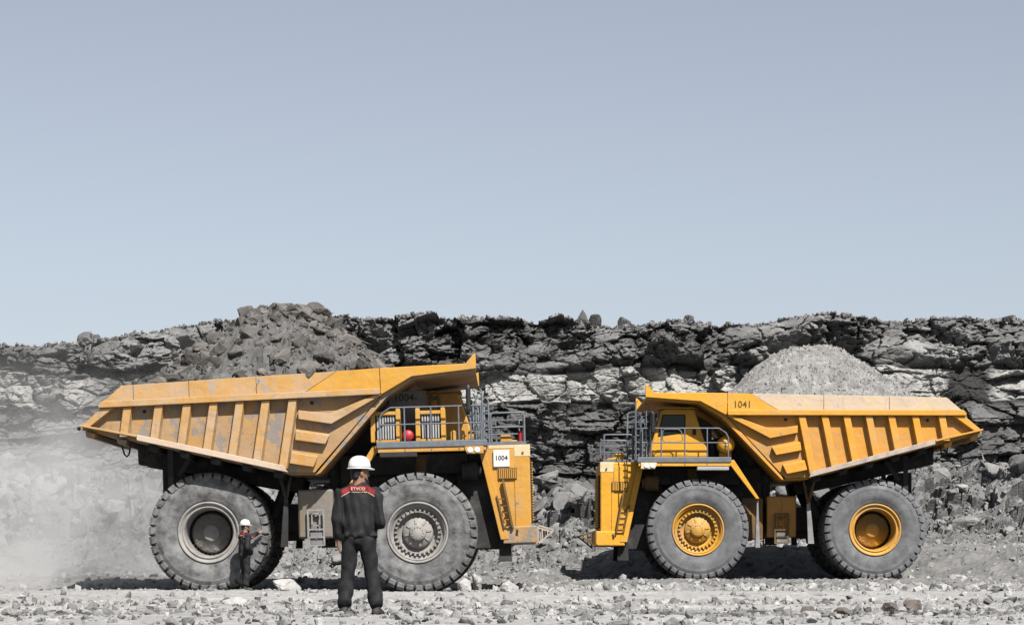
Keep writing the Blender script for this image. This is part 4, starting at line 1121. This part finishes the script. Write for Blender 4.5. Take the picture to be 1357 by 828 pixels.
# ================================================================== people
class SDF:
    """smooth union of tapered capsules and ellipsoids, meshed with surface nets"""
    def __init__(self): self.pr = []
    def cone(self, a, b_, ra, rb, k=0.03, flat=None):
        self.pr.append(('c', np.array(a, float), np.array(b_, float), ra, rb, k, flat)); return self
    def ell(self, c, r, k=0.03, rz=0.0):
        self.pr.append(('e', np.array(c, float), np.array(r, float), rz, 0, k, None)); return self
    def mesh(self, name, h, mat, disp=None, cut=None):
        lo = np.full(3, 9.0); hi = -lo
        for p in self.pr:
            if p[0] == 'c':
                m_ = max(p[3], p[4]) + 0.03
                lo = np.minimum(lo, np.minimum(p[1], p[2]) - m_); hi = np.maximum(hi, np.maximum(p[1], p[2]) + m_)
            else:
                m_ = max(p[2]) + 0.03; lo = np.minimum(lo, p[1] - m_); hi = np.maximum(hi, p[1] + m_)
        n = np.ceil((hi - lo) / h).astype(int) + 2
        ax = [lo[i] + h * np.arange(n[i]) for i in range(3)]
        G = np.full(n, 1.0)
        for kind, a, b_, r0, r1, k, flat in self.pr:
            if kind == 'c':
                m_ = max(r0, r1) + k + 2.5 * h; l, u = np.minimum(a, b_) - m_, np.maximum(a, b_) + m_
            else:
                m_ = b_.max() + k + 2.5 * h; l, u = a - m_, a + m_
            sl = tuple(slice(max(0, int((l[i] - lo[i]) / h)), min(n[i], int((u[i] - lo[i]) / h) + 2)) for i in range(3))
            x, y, z = np.meshgrid(*[ax[i][sl[i]] for i in range(3)], indexing='ij')
            if kind == 'c':
                d = b_ - a; L = (d * d).sum()
                t = np.clip(((x - a[0]) * d[0] + (y - a[1]) * d[1] + (z - a[2]) * d[2]) / L, 0, 1)
                fy = flat or 1.0
                e = np.sqrt((x - a[0] - t * d[0]) ** 2 + ((y - a[1] - t * d[1]) / fy) ** 2 + (z - a[2] - t * d[2]) ** 2) - (r0 + (r1 - r0) * t)
            else:
                c_, s_ = math.cos(r0), math.sin(r0)
                dx, dy, dz = x - a[0], y - a[1], z - a[2]
                ux, uy = dx * c_ + dy * s_, -dx * s_ + dy * c_
                q = np.sqrt((ux / b_[0]) ** 2 + (uy / b_[1]) ** 2 + (dz / b_[2]) ** 2)
                e = (q - 1) * b_.min()
            g = G[sl]; hh = np.maximum(k - np.abs(g - e), 0) / k
            G[sl] = np.minimum(g, e) - hh * hh * k * 0.25
        x, y, z = np.meshgrid(*ax, indexing='ij')
        if disp is not None: G = G + disp(x, y, z)
        if cut is not None: G = np.maximum(G, cut(x, y, z))
        # surface nets
        I = G < 0
        cs = np.zeros(tuple(n - 1), int)
        for i in (0, 1):
            for j in (0, 1):
                for k_ in (0, 1): cs += I[i:n[0] - 1 + i, j:n[1] - 1 + j, k_:n[2] - 1 + k_]
        act = (cs > 0) & (cs < 8)
        ci = np.argwhere(act); idx = np.full(act.shape, -1); idx[act] = np.arange(len(ci))
        acc = np.zeros((len(ci), 3)); cnt = np.zeros(len(ci))
        for axis in range(3):
            for i in (0, 1):
                for j in (0, 1):
                    o0 = [0, 0, 0]; oth = [q for q in range(3) if q != axis]
                    o0[oth[0]], o0[oth[1]] = i, j; o1 = list(o0); o1[axis] = 1
                    A = G[tuple((ci + o0).T)]; B = G[tuple((ci + o1).T)]
                    m_ = (A < 0) != (B < 0)
                    t = np.where(m_, A / np.where(m_, A - B, 1), 0)
                    pt = np.tile(np.array(o0, float), (len(ci), 1)); pt[:, axis] = t
                    acc[m_] += pt[m_]; cnt[m_] += 1
        V = lo + h * (ci + acc / cnt[:, None])
        F = []
        for axis in range(3):
            b1, b2 = [q for q in range(3) if q != axis]
            sA = [slice(1, -1)] * 3; sB = [slice(1, -1)] * 3
            sA[axis] = slice(0, -1); sB[axis] = slice(1, None)
            m_ = I[tuple(sA)] != I[tuple(sB)]
            e = np.argwhere(m_); off = np.ones(3, int); off[axis] = 0; e = e + off
            def cell(d1, d2):
                q = e.copy(); q[:, b1] -= d1; q[:, b2] -= d2; return idx[tuple(q.T)]
            F.append(np.stack([cell(0, 0), cell(1, 0), cell(1, 1), cell(0, 1)], 1))
        F = np.concatenate(F); F = F[(F >= 0).all(1)]
        me = bpy.data.meshes.new(name); raw_mesh(me, V, F, True)
        bm = bmesh.new(); bm.from_mesh(me); bmesh.ops.recalc_face_normals(bm, faces=bm.faces)
        bmesh.ops.smooth_vert(bm, verts=bm.verts, factor=0.4, use_axis_x=True, use_axis_y=True, use_axis_z=True)
        bm.to_mesh(me); bm.free()
        me.polygons.foreach_set('use_smooth', np.full(len(me.polygons), True))
        me.materials.append(M[mat])
        return me

def cloth_mat(name, c, rough=0.9):
    m_, nt_, b_ = new_mat(name)
    v = gpos(nt_)
    n1 = nnoise(nt_, v, 5, 5, 0.6)
    cc = nmix(nt_, nramp(nt_, n1, 0.3, 0.75), tuple(x * 0.75 for x in c), tuple(min(1, x * 1.35) for x in c))
    nt_.links.new(cc, b_.inputs['Base Color'])
    b_.inputs['Roughness'].default_value = 0.82; b_.inputs['Specular IOR Level'].default_value = 0.25
    nbump(nt_, b_, nnoise(nt_, nmap(nt_, v, (0, 0, 0), (9, 9, 5)), 1.4, 4, 0.55), 0.5, 0.03)
    return m_
M['cloth'] = cloth_mat('black_workwear', (0.019, 0.0185, 0.02))
M['cloth_red'] = cloth_mat('red_yoke', (0.55, 0.045, 0.06))
M['cloth_cream'] = cloth_mat('cream_piping', (0.72, 0.58, 0.44))
M['skin'] = plain_mat('skin', (0.36, 0.19, 0.12), 0.55, 0.15, 20, 0.05)
M['hair'] = plain_mat('black_hair', (0.012, 0.010, 0.009), 0.7, 0.3, 40, 0.3)
M['boot'] = plain_mat('dusty_black_boot', (0.045, 0.043, 0.042), 0.8, 0.3, 15, 0.2, dust=(0.2, 0.19, 0.18), dust_amt=0.5)
M['helmet'] = plain_mat('white_hard_hat', (0.86, 0.86, 0.85), 0.35, 0.03, 10, 0.0, 0.5)
M['eye'] = plain_mat('eye', (0.6, 0.58, 0.55), 0.3, 0.1, 10, 0.0)

def rot2(p, a, c=(0, 0)):
    x, y = p[0] - c[0], p[1] - c[1]
    return (c[0] + x * math.cos(a) + y * math.sin(a), c[1] - x * math.sin(a) + y * math.cos(a), p[2])

def hand(sd, wrist, d, nrm, thumb, curl, sp=1.0):
    """palm, four unequal bent fingers, thumb from the side of the palm"""
    w = np.array(wrist, float); d = np.array(d, float); d /= np.linalg.norm(d)
    nrm = np.array(nrm, float); nrm -= d * nrm.dot(d); nrm /= np.linalg.norm(nrm)
    t = np.cross(nrm, d) * thumb
    k = 0.012
    for i, o in enumerate((-0.027, -0.009, 0.009, 0.027)):
        sd.cone(w + d * 0.01 + t * o * 0.6, w + d * 0.085 + t * o, 0.017, 0.014, k)
        base = w + d * 0.085 + t * o * 1.02; L = (0.066, 0.078, 0.084, 0.074)[i]
        c1 = curl * (1 + 0.15 * i)
        d1 = d * math.cos(c1 * 0.5) + nrm * math.sin(c1 * 0.5) + t * o * 3.0 * sp; p1 = base + d1 / np.linalg.norm(d1) * L * 0.55
        d2 = d * math.cos(c1 * 1.3) + nrm * math.sin(c1 * 1.3) + t * o * 3.0 * sp; p2 = p1 + d2 / np.linalg.norm(d2) * L * 0.5
        sd.cone(base, p1, 0.0105, 0.0092, 0.004); sd.cone(p1, p2, 0.0092, 0.0072, 0.004)
    b0 = w + d * 0.025 + t * 0.026; b1 = b0 + d * 0.032 + t * 0.030 + nrm * 0.012; b2 = b1 + d * 0.030 + t * 0.010 + nrm * 0.012
    sd.cone(b0, b1, 0.016, 0.0115, 0.01); sd.cone(b1, b2, 0.0115, 0.0085, 0.004)

def limb(sd, pts, rs, k=0.03, flat=None):
    for i in range(len(pts) - 1): sd.cone(pts[i], pts[i + 1], rs[i], rs[i + 1], k, flat)

def build_person(label, loc, rz, head_yaw, armL, armR, handL, handR, legL, legR, h, seed, lean=0.0, beard=True, lettering=False):
    P_ = empty('person', loc, None, rz); tag(P_, label, 'person', 'workers in white hard hats')
    hy = head_yaw; neck = (0, 0.0)
    def hd(p): return rot2(p, hy, neck)
    # ---- body: one continuous figure
    s = SDF()
    s.ell(hd((0, 0.012, 1.628)), (0.076, 0.096, 0.105), 0.03, -hy); s.ell(hd((0, 0.035, 1.565)), (0.056, 0.066, 0.066), 0.03, -hy)
    s.cone(hd((0, 0.10, 1.618)), hd((0, 0.122, 1.585)), 0.011, 0.017, 0.012)
    s.ell(hd((0, 0.098, 1.548)), (0.026, 0.012, 0.010), 0.008, -hy); s.ell(hd((0, 0.085, 1.515)), (0.03, 0.025, 0.022), 0.02, -hy)
    s.cone(hd((-0.05, 0.088, 1.645)), hd((0.05, 0.088, 1.645)), 0.012, 0.012, 0.015)
    for q in (-1, 1): s.ell(hd((q * 0.079, -0.002, 1.60)), (0.012, 0.02, 0.032), 0.006, -hy)
    s.cone((0, -0.012, 1.40), (0, 0.0, 1.55), 0.06, 0.053, 0.04)
    s.cone((-0.15, 0, 1.38), (0.15, 0, 1.38), 0.06, 0.06, 0.06)
    s.ell((0, 0, 1.22), (0.165, 0.10, 0.22), 0.08); s.ell((0, 0, 0.97), (0.15, 0.10, 0.14), 0.08)
    for A in (armL, armR): limb(s, A, (0.048, 0.042, 0.029), 0.03)
    for A in (legL, legR): limb(s, A[:3], (0.08, 0.058, 0.042), 0.04)
    for A, H in ((armL, handL), (armR, handR)): hand(s, A[2], *H)
    me = s.mesh('body', h, 'skin'); body = link('body', me, P_)
    for q in (-1, 1):
        e_ = MB(); c_ = hd((q * 0.03, 0.096, 1.622)); e_.lathe([(0, -0.011), (0.008, -0.008), (0.011, 0), (0.008, 0.008), (0, 0.011)], 10, c_, 'z'); e_.build('eye', 'eye', body)
    # ---- hair and beard
    s = SDF()
    s.ell(hd((0, -0.022, 1.625)), (0.079, 0.078, 0.075), 0.02, -hy); s.cone(hd((-0.04, -0.055, 1.56)), hd((0.04, -0.055, 1.56)), 0.026, 0.026, 0.03)
    link('hair', s.mesh('hair', h, 'hair', cut=lambda x, y, z: z - 1.665), body)
    if beard:
        s = SDF()
        s.ell(hd((0, 0.066, 1.515)), (0.05, 0.05, 0.036), 0.02, -hy); s.cone(hd((-0.05, 0.04, 1.55)), hd((-0.03, 0.08, 1.52)), 0.018, 0.02, 0.02); s.cone(hd((0.05, 0.04, 1.55)), hd((0.03, 0.08, 1.52)), 0.018, 0.02, 0.02)
        s.ell(hd((0, 0.092, 1.50)), (0.032, 0.028, 0.035), 0.02, -hy)
        link('beard', s.mesh('beard', h, 'hair'), body)
    # ---- jacket
    def folds(x, y, z):
        a = np.sin(25 * z + 34 * x + 3 * np.sin(7 * z + seed) + 2 * np.sin(13 * y)) * 0.008
        b_ = np.sin(18 * z - 40 * x + 3 * np.sin(8 * z + 11 * y + seed)) * 0.008
        c_ = np.sin(70 * x + 15 * z + seed) * 0.003
        return a * (np.sin(5 * z + 6 * x + seed) * 0.5 + 0.5) + b_ + c_
    s = SDF()
    s.ell((0, -0.005, 1.25), (0.196, 0.13, 0.235), 0.05); s.ell((0, 0.0, 1.02), (0.196, 0.142, 0.17), 0.08); s.ell((0, 0, 0.915), (0.198, 0.145, 0.07), 0.03)
    s.cone((-0.165, -0.005, 1.372), (0.165, -0.005, 1.372), 0.078, 0.078, 0.07)
    s.cone((0, -0.005, 1.42), (0, 0.0, 1.495), 0.088, 0.07, 0.03)
    for A in (armL, armR):
        a, b_, c_ = [np.array(q) for q in A]; e = b_ + (c_ - b_) * 0.93
        limb(s, (a, b_, e), (0.072, 0.063, 0.050), 0.035)
    def jcut(x, y, z):
        inner = np.sqrt(x ** 2 + (y + 0.0) ** 2) - 0.058
        return np.maximum(np.maximum(z - 1.508, 0.868 - z), np.where(z > 1.45, -inner, -1.0))
    jm = s.mesh('jacket', h, 'cloth', folds, jcut)
    jk = link('jacket', jm, P_)
    # red yoke and cream piping: lifted copies of the jacket's own surface
    def patch(name, lo, hi, mat, off):
        bm = bmesh.new(); bm.from_mesh(jm)
        bm.normal_update()
        lim = 0.188
        def key(v): return v.co.z + 0.55 * max(0, abs(v.co.x) - 0.10) * 1.0
        kill = [f for f in bm.faces if not all(lo < key(v) < hi and abs(v.co.x) < lim for v in f.verts)]
        bmesh.ops.delete(bm, geom=kill, context='FACES')
        for v in bm.verts: v.co += v.normal * off
        ex = bmesh.ops.extrude_face_region(bm, geom=list(bm.faces))
        m2 = bpy.data.meshes.new(name); bm.to_mesh(m2); bm.free(); m2.materials.clear(); m2.materials.append(M[mat])
        return link(name, m2, jk)
    yk = patch('shoulder_yoke', 1.402, 1.464, 'cloth_red', 0.004)
    patch('piping', 1.383, 1.404, 'cloth_cream', 0.005)
    if lettering:
        t = text_mesh('ETVCO', 0.036, 'cloth_cream', depth=0.003)
        o = link('lettering', t, jk); o.matrix_local = Matrix.Translation((0.0, -0.128, 1.428)) @ Euler((R(68), 0, 0)).to_matrix().to_4x4()
        dp = bpy.context.evaluated_depsgraph_get
        # lay the letters on the cloth
        ys = [(v.co.y, abs(v.co.x), v.co.z) for v in jm.vertices if abs(v.co.x) < 0.03 and abs(v.co.z - 1.428) < 0.006 and v.co.y < 0]
        if ys: o.matrix_local = Matrix.Translation((0.0, min(y for y, _, _ in ys) - 0.010, 1.428)) @ Euler((R(66), 0, 0)).to_matrix().to_4x4()
    # ---- trousers
    def tf(x, y, z):
        low = np.clip((0.5 - z) * 2.2, 0, 1)
        return (np.sin(34 * z + 18 * np.abs(x) + 4 * np.sin(14 * x + seed) + 2 * np.sin(13 * y)) * (0.004 + 0.007 * low) * (0.4 + 0.6 * np.sin(9 * z + 11 * x + seed) ** 2) + np.sin(26 * z - 34 * x + seed) * 0.005)
    s = SDF()
    s.ell((0, 0, 0.88), (0.178, 0.128, 0.13), 0.05)
    for A in (legL, legR):
        hp, kn, an = [np.array(q) for q in A[:3]]
        low = an + (kn - an) * 0.16
        limb(s, (hp, kn), (0.106, 0.076), 0.02); limb(s, (kn, low), (0.076, 0.086), 0.03); limb(s, (low, an), (0.084, 0.052), 0.015)
    link('trousers', s.mesh('trousers', h, 'cloth', tf), P_)
    # ---- boots
    for A in (legL, legR):
        an = np.array(A[2]); yaw = A[3]; s = SDF()
        f_ = np.array((math.sin(yaw), math.cos(yaw), 0))
        s.cone(an + (0, 0, 0.02), np.array((an[0], an[1], 0.07)), 0.05, 0.05, 0.02)
        b0 = np.array((an[0], an[1], 0.045))
        s.cone(b0 - f_ * 0.035, b0 + f_ * 0.08, 0.046, 0.046, 0.03); s.cone(b0 + f_ * 0.08, b0 + f_ * 0.165 - (0, 0, 0.008), 0.046, 0.038, 0.03)
        link('boot', s.mesh('boot', h, 'boot', None, lambda x, y, z: -z), P_)
    # ---- hard hat
    n_ = 40; prof = [(0.0, 1.806), (0.030, 1.804), (0.062, 1.792), (0.090, 1.768), (0.106, 1.735), (0.113, 1.695), (0.116, 1.668)]
    hm = MB(); vs = []; fs = []
    for j, (r, z) in enumerate(prof):
        for i in range(n_):
            a = 2 * math.pi * i / n_
            vs.append(hd((r * 0.94 * math.cos(a), 0.008 + r * 1.16 * math.sin(a), z)))
    for j in range(len(prof) - 1):
        fs += [(j * n_ + i, j * n_ + (i + 1) % n_, (j + 1) * n_ + (i + 1) % n_, (j + 1) * n_ + i) for i in range(n_)]
    hm.add(vs, fs, True)
    vs = []
    for k_, (ro, zo) in enumerate(((0.110, 1.672), (0.0, 1.664), (0.0, 1.656), (0.104, 1.655))):
        for i in range(n_):
            a = 2 * math.pi * i / n_; fr = max(0, math.sin(a)) ** 2
            r = ro if ro else 0.124 + 0.035 * fr
            vs.append(hd((r * 0.94 * math.cos(a), 0.008 + r * 1.16 * math.sin(a), zo - (0.010 * fr if not ro else 0))))
    fs = []
    for j in range(4):
        j2 = (j + 1) % 4
        fs += [(j * n_ + i, j * n_ + (i + 1) % n_, j2 * n_ + (i + 1) % n_, j2 * n_ + i) for i in range(n_)]
    br_ = MB(); br_.add(vs, fs, True)
    he = hm.build('hard_hat', 'helmet', P_); sm_ = he.modifiers.new('thick', 'SOLIDIFY'); sm_.thickness = 0.004
    br_.build('brim', 'helmet', he)
    return P_

p1 = build_person('worker in black with red yoke seen from behind, standing in front of the left truck',
                  (-1.72, 28.8, float(ground_h(-1.72, 28.8)) - 0.005), 0.0, R(58),
                  ((-0.195, 0, 1.365), (-0.245, -0.03, 1.09), (-0.232, 0.03, 0.85)), ((0.195, 0, 1.365), (0.25, -0.03, 1.06), (0.13, 0.20, 1.13)),
                  ((0.05, 0.12, -1), (1, 0.2, 0.1), 1, 0.5), ((-0.6, 0.3, 0.25), (0, -1, -0.2), 1, 0.9),
                  ((-0.088, 0, 0.86), (-0.125, 0.02, 0.47), (-0.165, -0.01, 0.115), -0.25), ((0.088, 0, 0.86), (0.15, 0.035, 0.46), (0.20, -0.015, 0.115), 0.3), 0.0065, 1.0, lettering=True)
p2 = build_person('worker in black touching the left truck rear tyre with one hand',
                  (-6.70, 64.33, float(ground_h(-6.7, 64.33)) - 0.005), R(-58), R(10),
                  ((-0.195, 0, 1.365), (-0.25, 0.27, 1.36), (-0.26, 0.50, 1.475)), ((0.195, 0, 1.365), (0.29, -0.08, 1.10), (0.13, 0.13, 1.00)),
                  ((-0.1, 0.9, 0.4), (-0.3, 0.3, -0.6), 1, 0.15), ((-0.8, 0.5, -0.2), (0, -0.6, -0.8), 1, 0.7),
                  ((-0.085, 0, 0.86), (-0.095, 0.03, 0.48), (-0.10, -0.02, 0.12), -0.1), ((0.085, 0, 0.86), (0.095, 0.02, 0.48), (0.10, -0.03, 0.12), 0.15), 0.009, 2.3)

# ================================================================== dust raised behind the first truck
def dust_cloud(name, lo, hi, dens, label, seed, fx, fz):
    c = [(a + b_) / 2 for a, b_ in zip(lo, hi)]; e = [(b_ - a) / 2 for a, b_ in zip(lo, hi)]
    o = MB().box(-1, 1, -1, 1, -1, 1).build(name, 'dark'); o.location = c; o.scale = e
    m_ = bpy.data.materials.new('airborne_dust_%d' % seed); m_.use_nodes = True; nt_ = m_.node_tree; nt_.nodes.clear()
    out = nt_.nodes.new('ShaderNodeOutputMaterial'); pv = nt_.nodes.new('ShaderNodeVolumePrincipled')
    nt_.links.new(pv.outputs[0], out.inputs['Volume'])
    pv.inputs['Color'].default_value = (0.74, 0.735, 0.73, 1); pv.inputs['Anisotropy'].default_value = 0.2
    tc = nt_.nodes.new('ShaderNodeTexCoord'); sep = nt_.nodes.new('ShaderNodeSeparateXYZ'); nt_.links.new(tc.outputs['Object'], sep.inputs[0])
    nz = nnoise(nt_, nmap(nt_, gpos(nt_), (seed, 0, 0), (0.34, 0.28, 0.42)), 1.0, 5, 0.6)
    puff = nramp(nt_, nz, 0.47, 0.66, 0.05, 1.0)
    def fade(sock, a, b_): return nramp(nt_, sock, a, b_)
    d = nmul(nt_, puff, fade(sep.outputs['X'], fx[0], fx[1])); d = nmul(nt_, d, fade(sep.outputs['X'], -1.0, -0.85)); d = nmul(nt_, d, fade(sep.outputs['Z'], fz[0], fz[1]))
    d = nmul(nt_, d, fade(sep.outputs['Y'], -1.0, -0.6)); d = nmul(nt_, d, fade(sep.outputs['Y'], 1.0, 0.8))
    nt_.links.new(nmul(nt_, d, dens), pv.inputs['Density'])
    o.data.materials.clear(); o.data.materials.append(m_)
    tag(o, label, 'dust', kind='stuff')
    return o
dust_cloud('dust_cloud', (-34, 66.0, -0.1), (-6.5, 97, 9.5), 0.25, 'pale dust drifting low behind the tail of the left truck', 3, (1.0, 0.45), (0.62, -0.95))
dust_cloud('dust_puff', (-19, 66.5, -0.1), (-9.0, 74, 2.6), 0.5, 'low white puff of dust rolling off the left truck rear tyre', 8, (1.0, 0.3), (0.6, -1.0))
